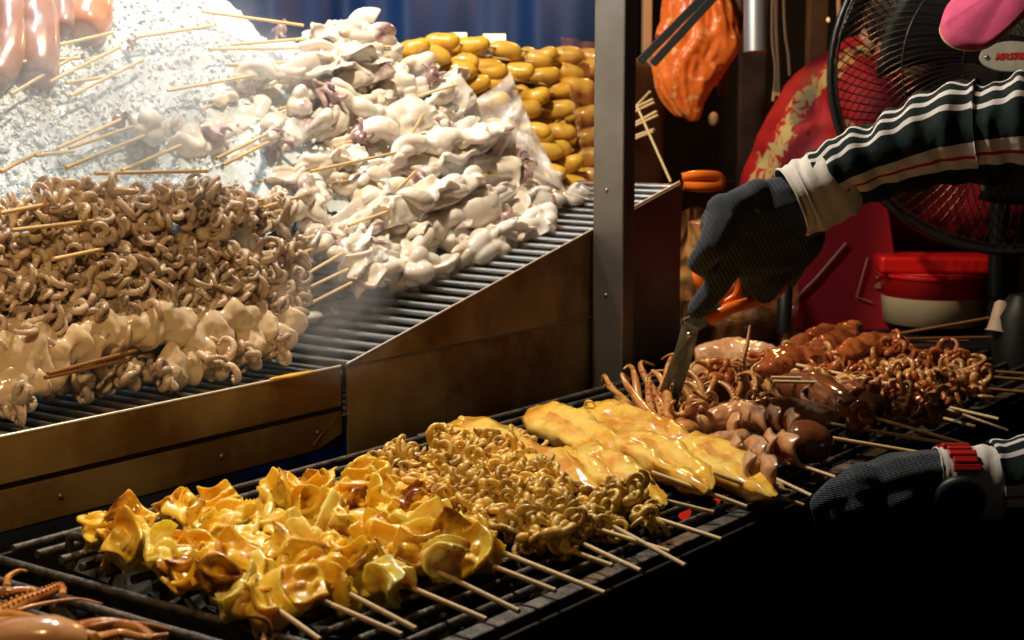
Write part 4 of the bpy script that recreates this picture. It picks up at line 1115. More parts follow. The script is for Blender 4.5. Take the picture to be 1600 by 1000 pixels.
loop([(1105, 500, 2.09), (1140, 482, 2.09), (1175, 472, 2.1), (1205, 462, 2.1), (1222, 445, 2.1), (1222, 425, 2.11), (1200, 418, 2.12), (1170, 430, 2.12), (1145, 455, 2.11), (1120, 480, 2.1)], .0085)
loop([(1098, 490, 2.08), (1105, 462, 2.08), (1092, 440, 2.08), (1090, 420, 2.09), (1110, 405, 2.1), (1140, 415, 2.1), (1155, 440, 2.1), (1150, 462, 2.1), (1130, 475, 2.1)], .0065)

# ------------------------------------------------------------------ vendor (person in the striped jersey)
vendor = empty('person', (2.1, .3, -.87), 'vendor in striped green and white jersey, pink cap and dark knitted gloves', 'person')


def caps(mb, a, b, ra, rb, n=10, flat=1., up=None):
    a = np.array(a); b = np.array(b); d = b-a; L = np.linalg.norm(d); t = d/max(L, 1e-6); pts = []; rr = []
    for k in range(5):
        s = math.sin(k/4*PI/2); pts.append(a-t*ra*(1-s) if False else a-t*ra*math.cos(k/4*PI/2)*.98); rr.append(max(ra*math.sin(k/4*PI/2), ra*.08))
    for k in range(1, 6): pts.append(a+d*k/6); rr.append(ra+(rb-ra)*k/6)
    for k in range(5): pts.append(b+t*rb*math.sin(k/4*PI/2)*.98); rr.append(max(rb*math.cos(k/4*PI/2), rb*.08))
    mb.tube(pts, rr, n, flat=flat, up=up)


def chain(mb, P, flat=1., up=None):
    for i in range(len(P)-1): caps(mb, ond(*P[i][:3]), ond(*P[i+1][:3]), P[i][3], P[i+1][3], flat=flat, up=up)


def uvproj(me, ax_u, ax_v, org):
    n = len(me.vertices); co = np.zeros(n*3); me.vertices.foreach_get('co', co); co = co.reshape(-1, 3)-org
    u = co@ax_u; v = co@ax_v; uv = me.uv_layers.new(name='UVMap'); li = np.zeros(len(me.loops), int); me.loops.foreach_get('vertex_index', li)
    uv.data.foreach_set('uv', np.stack([u[li], v[li]], 1).ravel())


def glove(mb, name, p_w, p_k):
    me = remesh(mb, name, .0026, 3, [M['glove']], [(.0016, 40)])
    ax = p_k-p_w; ax /= np.linalg.norm(ax); side = np.cross(ax, FV); side /= np.linalg.norm(side)
    uvproj(me, ax*.8, side*1.4, p_w); o = link(name, me, vendor); o.matrix_parent_inverse = vendor.matrix_basis.inverted(); return o


g = MB()
chain(g, [(1285, 300, 2.03, .047), (1258, 318, 2.03, .044), (1225, 335, 2.04, .050), (1190, 360, 2.05, .052)])
chain(g, [(1215, 320, 2.02, .038), (1165, 335, 2.02, .036), (1135, 350, 2.03, .034)])
chain(g, [(1200, 380, 2.06, .05), (1150, 385, 2.05, .042)])
chain(g, [(1235, 370, 2.07, .046), (1215, 400, 2.08, .04)])
g.ell(ond(1184, 302, 2.0), (.019, .019, .019)); g.ell(ond(1130, 326, 2.01), (.022, .022, .02))
chain(g, [(1134, 345, 2.01, .028), (1114, 385, 2.0, .021), (1092, 410, 2.02, .0155), (1112, 424, 2.05, .014)])   # middle finger bent
chain(g, [(1150, 375, 2.03, .03), (1138, 418, 2.04, .0195), (1113, 455, 2.06, .0165), (1090, 482, 2.07, .0150)])   # index along the blade
chain(g, [(1175, 400, 2.05, .03), (1180, 425, 2.08, .022), (1172, 442, 2.11, .018)])
chain(g, [(1208, 400, 2.06, .032), (1208, 432, 2.06, .020), (1194, 455, 2.08, .017), (1182, 444, 2.11, .016)])
chain(g, [(1232, 385, 2.08, .028), (1238, 415, 2.07, .018), (1225, 436, 2.12, .017)])
chain(g, [(1180, 310, 2.02, .024), (1150, 320, 2.0, .02)])   # thumb folded over the back edge
glove(g, 'cutting_glove', ond(1270, 300, 2.03), ond(1130, 380, 2.04))
g = MB()
chain(g, [(1478, 745, 1.73, .034), (1440, 748, 1.73, .036), (1400, 758, 1.73, .040), (1360, 775, 1.73, .040)], flat=.9)
chain(g, [(1400, 780, 1.74, .038), (1360, 800, 1.74, .034), (1330, 800, 1.75, .030)])
chain(g, [(1350, 762, 1.72, .03), (1315, 772, 1.73, .022), (1288, 790, 1.75, .0165), (1290, 812, 1.77, .014)])
chain(g, [(1350, 785, 1.72, .03), (1320, 800, 1.73, .020), (1300, 815, 1.76, .016), (1308, 832, 1.78, .014)])
chain(g, [(1365, 800, 1.72, .03), (1335, 820, 1.73, .020), (1320, 840, 1.76, .016), (1335, 850, 1.78, .013)])
chain(g, [(1385, 815, 1.72, .026), (1360, 840, 1.73, .018), (1350, 858, 1.76, .014)])
chain(g, [(1440, 800, 1.72, .028), (1400, 832, 1.72, .022), (1370, 850, 1.73, .017), (1350, 858, 1.75, .014)])
chain(g, [(1440, 775, 1.73, .034), (1400, 800, 1.73, .034), (1365, 805, 1.735, .032)]); chain(g, [(1450, 770, 1.74, .03), (1400, 790, 1.715, .032)])
glove(g, 'holding_glove', ond(1470, 745, 1.73), ond(1330, 790, 1.73))


def cloth_tube(name, P, rad, m, n=40, seg=60, wr=.004, ustart=0., flat=1., up=None, twist=0., th=.002):
    """P in world, loft with UV u = angle (0 at the upper edge seen by the camera), v = length"""
    P = bez(P, seg); T = np.gradient(P, axis=0); T /= np.linalg.norm(T, axis=1)[:, None]
    rr = np.interp(np.linspace(0, 1, seg), np.linspace(0, 1, len(rad)), rad); vs = []; uvs = []
    for i in range(seg):
        N = UV-T[i]*(UV@T[i]); N /= np.linalg.norm(N); B = np.cross(T[i], N)
        if B@FV > 0: B = -B    # B looks at the camera
        for j in range(n+1):
            a = 2*PI*(j/n); t = i/(seg-1)
            w = noise.fractal(Vector((t*7+ustart, math.cos(a)*.9, math.sin(a)*.9)), 1, 2, 3)*wr+wr*.55*math.sin(t*38+2.2*math.sin(a))*(.5+.5*math.cos(a-.3))
            vs.append(P[i]+(N*math.cos(a)*flat+B*math.sin(a))*(rr[i]+w)); uvs.append(((j/n+ustart+twist*t) % 1.0 if False else j/n+ustart+twist*t, t))
    me = bpy.data.meshes.new(name); n1 = n+1
    fs = [(i*n1+j, i*n1+j+1, (i+1)*n1+j+1, (i+1)*n1+j) for i in range(seg-1) for j in range(n)]
    me.from_pydata([tuple(v) for v in vs], [], fs); uv = me.uv_layers.new(name='UVMap')
    li = np.zeros(len(me.loops), int); me.loops.foreach_get('vertex_index', li); A = np.array(uvs); uv.data.foreach_set('uv', A[li].ravel())
    me.polygons.foreach_set('use_smooth', [True]*len(me.polygons)); me.materials.append(M[m])
    o = link(name, me, vendor); o.matrix_parent_inverse = vendor.matrix_basis.inverted()
    s = o.modifiers.new('s', 'SOLIDIFY'); s.thickness = th; return o


cloth_tube('cuff', [ond(1236, 318, 2.01), ond(1262, 306, 2.01), ond(1305, 286, 2.0), ond(1318, 280, 2.0)], [.0465, .049, .048, .044], 'whitecloth', wr=.003, seg=24)
cloth_tube('sleeve', [ond(1283, 288, 2.0), ond(1330, 266, 1.99), ond(1400, 240, 1.97), ond(1470, 215, 1.95), ond(1535, 205, 1.93)], [.040, .047, .047, .056, .061, .066], 'stripe', wr=.006, ustart=-.0)
cloth_tube('upper_sleeve', [ond(1530, 214, 1.92), ond(1600, 205, 1.9), ond(1700, 190, 1.88), ond(1800, 190, 1.85)], [.060, .064, .078, .09, .10], 'stripe', wr=.006, ustart=.02)
cloth_tube('undersleeve', [ond(1462, 748, 1.73), ond(1500, 748, 1.73), ond(1570, 755, 1.73)], [.034, .037, .043], 'whitecloth', wr=.002, seg=30)
cloth_tube('sleeve', [ond(1552, 757, 1.73), ond(1600, 752, 1.73), ond(1700, 745, 1.73), ond(1800, 640, 1.78), ond(1880, 430, 1.85), ond(1900, 260, 1.9)], [.046, .052, .06, .07, .085, .10], 'stripe', wr=.004, ustart=.06)
# watch
w0 = ond(1492, 752, 1.725)
mb = MB(); P = [w0+(RV*.0)+(UV*math.cos(a)+(-FV)*math.sin(a))*.039+RV*.004*math.sin(a) for a in np.linspace(-.4, PI*.35, 7)]
for i, p in enumerate(P):
    a = -.4+(PI*.35+.4)*i/6; T_ = -UV*math.sin(a)-FV*math.cos(a); Nn = UV*math.cos(a)-FV*math.sin(a)
    rot = np.stack([RV, T_, Nn], 1); mb.box(p, (.026 if i % 2 else .030, .0075, .006), rot)
o = obj('watch_strap', mb, M['redstrap'], vendor, smooth=False, bevel=.001)
mb = MB(); c = ond(1500, 782, 1.685)
for rr_, dz in ((.024, 0), (.021, .004), (.016, .006)):
    pass
ax = -FV*.8+UV*-.2+RV*-.2; ax /= np.linalg.norm(ax)
mb.tube([c-ax*.008, c-ax*.007, c, c+ax*.005, c+ax*.0065], [.022, .026, .027, .025, .019], 28, up=UV); obj('watch_case', mb, M['black'], vendor)

# body, mostly out of frame
mb = MB()
caps(mb, (2.12, .28, -.02), (2.10, .30, .36), .15, .17); caps(mb, (2.02, .42, .40), (2.16, .14, .42), .085, .085); caps(mb, (2.08, .31, .46), (2.05, .36, .58), .055, .052)
mb.ell((2.0, .42, .68), (.088, .078, .112)); mb.ell((1.925, .47, .665), (.016, .013, .018))
caps(mb, (2.12, .28, -.02), (2.14, .2, -.45), .14, .09); caps(mb, (2.14, .2, -.45), (2.14, .2, -.82), .075, .055); caps(mb, (2.14, .2, -.84), (2.04, .24, -.84), .04, .03)
chain(mb, [(1800, 180, 1.86, .05), (1540, 205, 1.93, .042), (1290, 290, 2.02, .03)]); chain(mb, [(1890, 300, 1.9, .05), (1740, 740, 1.75, .04), (1480, 748, 1.73, .028)])
me = remesh(mb, 'body', .008, 6, [M['skin']]); o = link('body', me, vendor); o.matrix_parent_inverse = vendor.matrix_basis.inverted()
mb = MB(); caps(mb, (2.12, .28, -.05), (2.10, .30, .36), .165, .185); caps(mb, (2.02, .42, .40), (2.16, .14, .42), .1, .1)
me = remesh(mb, 'shirt', .012, 6, [M['tank']]); o = link('shirt', me, vendor); o.matrix_parent_inverse = vendor.matrix_basis.inverted()
# cap: crown + visor pointing down-left
tipc = ond(1478, 45, 1.80)


def at_cap(px, py, d): return ond(px, py, d)


# visor outline as seen, given thickness and a gentle dome
OUT = [(1500, -12, 1.83), (1480, 12, 1.81), (1471, 38, 1.79), (1470, 50, 1.785), (1478, 65, 1.775), (1497, 76, 1.765), (1525, 78, 1.755), (1552, 68, 1.745), (1600, 25, 1.735), (1660, -45, 1.74), (1700, -110, 1.78), (1620, -90, 1.85), (1560, -60, 1.86)]
mb = MB(); c = ond(1580, -10, 1.76); O = bez([ond(*q) for q in OUT+[OUT[0]]], 60)[:-1]
up_n = (UV*.75-FV*.66)
vs = [c+up_n*.012]; rings = 8; n = len(O); fs = []
for k in range(1, rings+1):
    t = k/rings
    for p in O: vs.append(c+(p-c)*t+up_n*.012*(1-t*t))
for j in range(n): fs.append((0, 1+j, 1+(j+1) % n))
for k in range(rings-1):
    for j in range(n): fs.append((1+k*n+j, 1+(k+1)*n+j, 1+(k+1)*n+(j+1) % n, 1+k*n+(j+1) % n))
mb.add(vs, fs); o = obj('cap_visor', mb, M['pink'], vendor); s = o.modifiers.new('s', 'SOLIDIFY'); s.thickness = .004; s.offset = 0
mb = MB(); mb.tube(list(O)+[O[0]], .0016, 6, caps=False); obj('cap_piping', mb, M['piping'], vendor)
mb = MB(); 
for k in range(2):
    mb.tube([c+(p-c)*(.955-.04*k)+up_n*.0155*(1-.9*(.955-.04*k)**2) for p in O], .0004, 4, caps=False)
obj('cap_stitching', mb, M['pink'], vendor)
mb = MB(); mb.ell((2.0, .41, .73), (.1, .09, .09)); me = remesh(mb, 'cap_crown', .01, 3, [M['pink']]); o = link('cap_crown', me, vendor); o.matrix_parent_inverse = vendor.matrix_basis.inverted()

# ------------------------------------------------------------------ fan
FD = 2.72; fc = ond(1585, 112, FD)
fan = empty('fan', fc-np.array([0, 0, 1.3]), 'large black cage fan with pale oval badge behind the arm', 'fan')
FR_ = 282/F*FD; nrm = -FV*.96-RV*.18; nrm /= np.linalg.norm(nrm); fu = UV-nrm*(UV@nrm); fu /= np.linalg.norm(fu); fr = np.cross(fu, nrm)
if fr@RV < 0: fr = -fr


def fp(r, a, z): return fc+(fr*math.cos(a)+fu*math.sin(a))*r+nrm*z


def ring(r, z, t, name='cage_ring'):
    mb = MB(); mb.tube([fp(r, a, z) for a in np.linspace(0, 2*PI, 73)], t, 6, caps=False); return obj(name, mb, M['wire'], fan)


ring(FR_, 0, .0068, 'cage_rim'); ring(FR_*.97, .045, .002); ring(FR_*.62, .075, .0016); ring(FR_*.97, -.05, .003); ring(FR_*.3, .08, .002)
mb = MB()
for k in range(108):
    a = 2*PI*k/108; pts = [fp(FR_*(.16+.84*t), a+.55*t*t, .085*(1-t**3)) for t in np.linspace(0, 1, 12)]; mb.tube(pts, .0010, 4, caps=False)
    pts = [fp(FR_*(.16+.84*t), a-.3*t, -.085*(1-t**3)-.005) for t in np.linspace(0, 1, 8)]; mb.tube(pts, .0013, 4, caps=False)
o = obj('cage_wires', mb, M['wire'], fan); o['kind'] = 'stuff'
for k in range(3):
    mb = MB(); vs = []; a0 = 2*PI*k/3+.4
    for i in range(13):
        t = i/12
        for j in range(9):
            u = j/8-.5; rr = FR_*(.12+.62*t); w = .35+.15*t; vs.append(fp(rr, a0+u*w*1.6+.25*t, .03*u*-2))
    mb.add(vs, [(i*9+j, i*9+9+j, i*9+10+j, i*9+1+j) for i in range(12) for j in range(8)]); o = obj('blade', mb, M['black'], fan); s = o.modifiers.new('s', 'SOLIDIFY'); s.thickness = .002
mb = MB(); mb.tube([fp(0, 0, -.22), fp(0, 0, -.21), fp(0, 0, -.08), fp(0, 0, .02)], [.05, .075, .08, .03], 20); obj('motor', mb, M['black'], fan)
mb = MB(); e = fc+nrm*.0; mb.tube([fc-nrm*.12-np.array([0, 0, .02]), fc-nrm*.12-np.array([0, 0, 1.25])], .018, 12); mb.tube([fc-nrm*.12-np.array([0, 0, 1.30]), fc-nrm*.12-np.array([0, 0, 1.26])], .2, 24); obj('stand', mb, M['black'], fan)
# badge
bc = ond(1580, 88, FD-.105); bu = fu; mb = MB(); P = []
bw, bh = 46/F*FD, 23/F*FD
mb.prism([bc+fr*math.cos(a)*bw+bu*math.sin(a)*bh for a in np.linspace(0, 2*PI, 48)[:-1]], -nrm*.006); bad = obj('badge', mb, M['badge'], fan, smooth=False, bevel=.0015)
mb = MB(); mb.ell(bc-fr*bw*.78+nrm*.001, (.004, .004, .004)); obj('badge_screw', mb, M['steel_rod'], bad, world=False)
cu = bpy.data.curves.new('t', 'FONT'); cu.body = 'MASTERKOOL'; cu.size = 13/F*FD; cu.extrude = .0006; cu.shear = .35; cu.offset = .0008
to = bpy.data.objects.new('t', cu); COL.objects.link(to); dg = bpy.context.evaluated_depsgraph_get(); tm = bpy.data.meshes.new_from_object(to.evaluated_get(dg)); bpy.data.objects.remove(to)
tm.materials.clear(); tm.materials.append(M['print_red']); to = link('badge_lettering', tm, bad)
tp = bc-fr*bw*.52-bu*.0045+nrm*.0012
to.matrix_basis = Matrix(((fr[0], bu[0], nrm[0], tp[0]), (fr[1], bu[1], nrm[1], tp[1]), (fr[2], bu[2], nrm[2], tp[2]), (0, 0, 0, 1)))
to.matrix_parent_inverse = fan.matrix_basis.inverted() @ Matrix.Identity(4) if False else Matrix.Identity(4)
for ch in (to,):
    pass

# ------------------------------------------------------------------ second person, red shirt, bent behind the fan
D2 = 3.35
p2 = empty('person', ond(1300, 300, D2)*[1, 1, 0]+np.array([0, 0, -.87]), 'person in red shirt with gold pattern bending behind the fan', 'person')
mb = MB()
chain(mb, [(1290, 330, D2, .17), (1320, 200, D2, .15), (1345, 140, D2, .11)]); chain(mb, [(1345, 110, D2, .05), (1385, 55, D2-.02, .05)])
mb.ell(ond(1425, 60, D2-.03), (.085, .09, .11)); mb.ell(ond(1480, 75, D2-.05), (.018, .018, .015))
chain(mb, [(1335, 150, D2-.12, .055), (1380, 240, D2-.2, .042), (1330, 330, D2-.28, .034), (1290, 350, D2-.3, .03)])
chain(mb, [(1290, 330, D2, .15), (1320, 650, D2, .09), (1300, 900, D2, .07)])
me = remesh(mb, 'body', .008, 6, [M['skin']]); o = link('body', me, p2); o.matrix_parent_inverse = p2.matrix_basis.inverted()
mb = MB()
chain(mb, [(1268, 340, D2, .155), (1290, 260, D2, .165), (1318, 190, D2, .15), (1345, 150, D2, .12)]); chain(mb, [(1290, 150, D2, .075), (1345, 100, D2, .06)]); chain(mb, [(1250, 220, D2+.02, .09), (1215, 290, D2, .09)])
chain(mb, [(1340, 140, D2-.1, .085), (1372, 180, D2-.16, .075)]); chain(mb, [(1235, 330, D2, .12), (1330, 400, D2, .15)])
me = remesh(mb, 'shirt', .008, 8, [M['red'], M['gold']], [(.008, 7), (.003, 24)])
# gold print follows a flowing band over the back of the shirt
n = len(me.vertices); co = np.zeros(n*3); me.vertices.foreach_get('co', co); co = co.reshape(-1, 3); val = np.zeros(n)
LINE = [(1350, 78), (1290, 118), (1240, 165), (1212, 225), (1180, 275), (1150, 330)]
LW = [ond(x, y, D2) for x, y in LINE]
for i in range(n):
    dm = min(np.linalg.norm((co[i]-(A1*(1-t)+B1*t))-FV*((co[i]-(A1*(1-t)+B1*t))@FV)) for A1, B1 in zip(LW[:-1], LW[1:]) for t in (0, .25, .5, .75))
    val[i] = max(0, 1-dm/.06)
at = me.attributes.new('gold', 'FLOAT', 'POINT'); at.data.foreach_set('value', val)
mm = M['red']; nn = mm.node_tree.nodes; ll = mm.node_tree.links; bb = nn['Principled BSDF']
mm = mm.copy(); mm.name = 'patterned_red_cloth'; nn = mm.node_tree.nodes; ll = mm.node_tree.links; bb = nn['Principled BSDF']
src = bb.inputs['Base Color'].links[0].from_socket; an = nn.new('ShaderNodeAttribute'); an.attribute_name = 'gold'
tcn = nn.new('ShaderNodeTexCoord'); xn = nn.new('ShaderNodeTexNoise'); xn.inputs['Scale'].default_value = 36; xn.inputs['Detail'].default_value = 6; xn.inputs['Distortion'].default_value = 1.5
ll.new(tcn.outputs['Object'], xn.inputs['Vector']); ad = nn.new('ShaderNodeMath'); ad.operation = 'MULTIPLY'; ll.new(xn.outputs['Fac'], ad.inputs[0]); ll.new(an.outputs['Fac'], ad.inputs[1])
gt = nn.new('ShaderNodeMapRange'); gt.inputs[1].default_value = .37; gt.inputs[2].default_value = .40; ll.new(ad.outputs[0], gt.inputs[0])
mxn = nn.new('ShaderNodeMix'); mxn.data_type = 'RGBA'; ll.new(gt.outputs[0], mxn.inputs[0]); ll.new(src, mxn.inputs[6]); mxn.inputs[7].default_value = (.5, .36, .12, 1); ll.new(mxn.outputs[2], bb.inputs['Base Color'])
me.materials.clear(); me.materials.append(mm)
o = link('red_shirt', me, p2); o.matrix_parent_inverse = p2.matrix_basis.inverted()
mb = MB(); mb.ell(ond(1418, 48, D2-.02), (.098, .1, .115)); mb.ell(ond(1405, 85, D2+.02), (.08, .08, .1)); me = remesh(mb, 'hair', .008, 4, [M['hair']], [(.006, 40)]); o = link('hair', me, p2); o.matrix_parent_inverse = p2.matrix_basis.inverted()

# red printed box below
def quadbox(name, px, d, th, m, lab=None, cat=None, bevel=.003, par=None):
    P = [ond(x, y, d) for x, y in px]; mb = MB(); mb.prism(P, np.array(HV)*th); o = obj(name, mb, m, par, smooth=False, bevel=bevel)
    if lab: tag(o, lab, cat)
    return o


rb = empty('red_box', ond(1310, 500, 3.05), 'dark red printed box with tan lines behind the grill', 'box')
quadbox('box_body', [(1235, 520), (1236, 400), (1330, 318), (1385, 300), (1420, 560)], 3.0, .2, M['red'], par=rb)
mb = MB(); mb.tube([ond(1238, 472, 2.995), ond(1275, 435, 2.995), ond(1322, 380, 2.995)], .0026, 6); obj('printed_line', mb, M['print_line'], rb)
mb = MB(); mb.tube([ond(1356, 402, 2.995), ond(1338, 464, 2.995), ond(1363, 473, 2.995)], .0018, 6); obj('printed_line', mb, M['print_line'], rb)
cu = bpy.data.curves.new('t', 'FONT'); cu.body = '2L'; cu.size = 28/F*3; cu.extrude = .0004; cu.offset = .0006
to = bpy.data.objects.new('t', cu); COL.objects.link(to); dg = bpy.context.evaluated_depsgraph_get(); tm = bpy.data.meshes.new_from_object(to.evaluated_get(dg)); bpy.data.objects.remove(to)
tm.materials.clear(); tm.materials.append(M['print_line']); to = link('printed_number', tm, rb); tp = ond(1365, 448, 2.995); a = .22
X_ = RV*math.cos(a)+UV*math.sin(a)*-1; Y_ = np.cross(-FV, X_)
to.matrix_basis = Matrix(((X_[0], Y_[0], -FV[0], tp[0]), (X_[1], Y_[1], -FV[1], tp[1]), (X_[2], Y_[2], -FV[2], tp[2]), (0, 0, 0, 1))); to.matrix_parent_inverse = rb.matrix_basis.inverted()

mb = MB(); chain(mb, [(1240, 380, 3.25, .09), (1330, 350, 3.25, .12), (1440, 330, 3.25, .11), (1540, 330, 3.25, .1)])
me = remesh(mb, 'red_sack', .008, 6, [M['red']], [(.02, 8), (.006, 25)]); tag(link('red_sack', me), 'slumped bright red sack seen under the fan cage', 'sack')
# tub with red lid
tb = empty('plastic_tub', ond(1455, 500, 2.95), 'cloudy white plastic tub with flared red lid', 'tub')
ct = ond(1458, 470, 2.98); s = 2.98/F
mb = MB(); mb.tube([ct-ZV*34*s, ct-ZV*32*s, ct+ZV*10*s], [70*s, 76*s, 80*s], 40); obj('tub_body', mb, M['whitepl'], tb)
mb = MB(); mb.tube([ct+ZV*8*s, ct+ZV*10*s, ct+ZV*40*s, ct+ZV*46*s, ct+ZV*48*s, ct+ZV*44*s], [74*s, 80*s, 84*s, 92*s, 90*s, 60*s], 44); obj('lid', mb, M['redpl'], tb)
mb = MB(); mb.box(ct+ZV*60*s+RV*.0, (.22, .12, .03), rotm((0, 0, 1), AZ+1.5)); o = obj('dark_tray', mb, M['redpl'], None, smooth=False, bevel=.006); tag(o, 'flat dull red tray resting above the tub lid', 'tray')
# dark table that carries the tub
mb = MB(); mb.box(ct-ZV*(36*s+.02)+FV*.05, (.7, .5, .03), rotm((0, 0, 1), AZ+PI/2)); tb2 = empty('side_table', ct*[1, 1, 0]-ZV*.87, 'dark table carrying the tub behind the grill', 'table'); obj('table_top', mb, M['black'], tb2, smooth=False, bevel=.003)
for sx in (-1, 1):
    for sy in (-1, 1):
        q = ct+RV*.3*sx+HV*.2*sy; mb = MB(); mb.tube([(q[0], q[1], -.87), (q[0], q[1], ct[2]-.09)], .015, 8); obj('leg', mb, M['black'], tb2)
# bottle with cream cap at the right edge
bt = empty('squeeze_bottle', ond(1585, 620, 2.7), 'black squeeze bottle with cream rubber tip by the frame edge', 'bottle')
mb = MB(); q = ond(1590, 600, 2.7); mb.tube([q, q+ZV*.12, q+ZV*.155], [.045, .045, .02], 20); obj('bottle_body', mb, M['black'], bt)
mb = MB(); a = ond(1566, 470, 2.68); b = ond(1558, 515, 2.68); mb.tube([a, a*.9+b*.1, a*.3+b*.7, b*1., b+(b-a)*.06], [.006, .012, .015, .017, .021], 16); obj('bottle_tip', mb, M['tape'], bt)
# dark sauce bottle
mb = MB(); a = ond(1224, 520, 2.62); b = ond(1228, 432, 2.62); mb.tube([a, a*.02+b*.98, b], [.0125, .0125, .010], 16); o = obj('sauce_bottle', mb, M['black']); tag(o, 'slim black bottle standing behind the scissor handles', 'bottle')
# wrapped squid bag between post and glove
for i, (px, lab) in enumerate([([(1066, 320), (1120, 330), (1110, 480), (1062, 560)], 'brown shiny plastic bag of squid standing between post and glove'), ([(1085, 440), (1250, 430), (1240, 545), (1085, 540)], 'amber plastic bag glimpsed under the scissor handles')]):
    film_sheet([ond(*q, 2.85) for q in px], 'plastic_bag', lab, M['brownfilm'], wr=.012)
    P = [ond((px[0][0]+px[1][0])/2+6, px[0][1]+25, 2.93), ond((px[2][0]+px[3][0])/2+5, px[2][1], 2.93)]
    tube_body('bagged_squid', [P[0], (P[0]+P[1])/2+np.array([.01, 0, 0]), P[1]], [.03, .045, .05, .04] if i == 0 else [.04, .08, .08, .05], 'tent', 'amber squid inside the %s plastic bag' % ('brown' if i == 0 else 'low amber'), disp=((.014, 18),), group='squid in plastic bags')
# container rim and orange clip
mb = MB(); P = [ond(1066, 292, 2.8), ond(1150, 282, 2.95), ond(1150, 300, 2.95), ond(1066, 330, 2.8)]; mb.prism(P, HV*.01); o = obj('steel_trough', mb, M['blacksteel'], smooth=False, bevel=.001); tag(o, 'dark steel trough edge behind the post', 'trough')
mb = MB(); P = bez([ond(1066, 278, 2.78), ond(1090, 274, 2.78), ond(1122, 276, 2.79), ond(1124, 290, 2.79), ond(1095, 292, 2.78), ond(1068, 290, 2.78)], 30); mb.tube(P, .009, 10); o = obj('orange_clip', mb, M['orangepl']); tag(o, 'bright orange plastic clip on the trough edge', 'clip')
# bundle of sticks behind post
for i, (a, b) in enumerate([((985, 172), (1020, 155)), ((985, 178), (1022, 160)), ((985, 196), (1026, 174)), ((985, 200), (1028, 180)), ((985, 215), (1022, 202)), ((990, 170), (1016, 143)), ((985, 220), (1020, 206))]):
    A_ = ond(*a, 2.9); B_ = ond(*b, 2.86); o, L = skewer('bare_stick', A_, B_, 'spare bamboo stick end beside the post, %s from the top' % ORD[[1, 2, 3, 4, 5, 0, 6][i]], 'spare sticks behind the post', 'stick'); stick(o, -.05, L)
o, L = skewer('bare_stick', ond(1048, 284, 2.8), ond(996, 168, 2.85), 'long bamboo stick leaning on the trough edge behind the post', 'spare sticks behind the post', 'stick'); stick(o, 0, L)
# dark crossed straps / bracket
for (a, b, lab) in [((1000, 96), (1112, -18), 'upper dark bracket arm slanting over the orange bag'), ((1020, 100), (1130, -20), 'lower dark bracket arm slanting over the orange bag')]:
    mb = MB(); A_ = ond(*a, 2.85); B_ = ond(*b, 2.85); off = (RV-UV)*4.6/F*2.85
    mb.prism([A_-off, A_+off, B_+off, B_-off], HV*.012); o = obj('bracket_arm', mb, M['black'], smooth=False, bevel=.001); tag(o, lab, 'bracket', 'dark bracket arms by the post')
# orange bag
BD = 3.2; mb = MB(); P = []; rr = []
for y, x, w in [(-70, 1090, 10), (-40, 1088, 26), (0, 1087, 44), (40, 1090, 52), (70, 1088, 55), (100, 1078, 50), (130, 1072, 42), (160, 1074, 26), (180, 1080, 14), (190, 1081, 4)]:
    P.append(ond(x, y, BD)); rr.append(w/F*BD)
P = bez(P, 110); rr = np.interp(np.linspace(0, 1, 110), np.linspace(0, 1, 10), rr)
mb.tube(P, rr, 96, flat=.8, up=-FV, rf=lambda t, a: 1+.05*math.sin(a*5+t*4)+.30*abs(noise.noise(Vector((math.cos(a)*1.6, math.sin(a)*1.6, t*2.6))))+.24*abs(noise.noise(Vector((math.cos(a)*3.3+5, math.sin(a)*3.3, t*6))))+.09*abs(noise.noise(Vector((math.cos(a)*8, math.sin(a)*8, t*17)))))
tag(obj('orange_bag', mb, M['orangebag']), 'crumpled orange plastic bag hanging behind the post', 'bag')
mb = MB(); P = bez([ond(1148, -20, 3.3), ond(1150, 30, 3.3), ond(1135, 80, 3.3), ond(1128, 150, 3.3)], 24); mb.tube(P, np.linspace(.022, .008, 24), 14, rf=lambda t, a: 1+.2*math.sin(a*4+t*6)); tag(obj('cloth_rag', mb, M['brownwall']), 'brown rag hanging beside the orange bag', 'rag')
# pipe, columns, cords
mb = MB(); mb.tube([ond(1180, 82, 3.05), ond(1180, 20, 3.05), ond(1180, -200, 3.05)], [.0225]*3, 20); tag(obj('metal_pipe', mb, M['pipe']), 'grey metal pipe end hanging from above', 'pipe')
for (x, w, d, lab, mm) in [(1175, 40, 3.5, 'brown square column behind the metal pipe', 'brownwall'), (1010, 14, 3.3, 'narrow ochre board behind the steel post', 'cord'), (1275, 30, 3.9, 'dark brown upright board between the cords', 'brownwall'), (1590, 26, 3.6, 'ochre upright behind the fan', 'brownwall')]:
    a = ond(x, 100, d); mb = MB(); mb.box((a[0], a[1], .3), (w/F*d, .05, 2.3), rotm((0, 0, 1), AZ-PI/2)); tag(obj('upright_board', mb, M[mm], smooth=False, bevel=.003), lab, 'board')
for i, (pts, lab) in enumerate([([(1208, -20), (1207, 60), (1212, 110), (1208, 158)], 'tan cord, nearest the metal pipe'), ([(1214, -20), (1213, 50), (1216, 100), (1217, 150)], 'tan cord, second from the metal pipe'), ([(1209, -20), (1214, 60), (1215, 120), (1212, 150)], 'tan cord crossing over its neighbours'),
                    ([(1224, -20), (1227, 50), (1232, 85), (1234, 118)], 'tan cord, farthest from the metal pipe'), ([(1310, -20), (1311, 20), (1312, 60)], 'thick tan cord next to the fan rim')]):
    mb = MB(); mb.tube(bez([ond(x, y, 3.15) for x, y in pts], 16), .0036 if i < 4 else .005, 8); tag(obj('tan_string', mb, M['cord']), lab+' behind the stall', 'cord', 'cords hanging behind the stall')
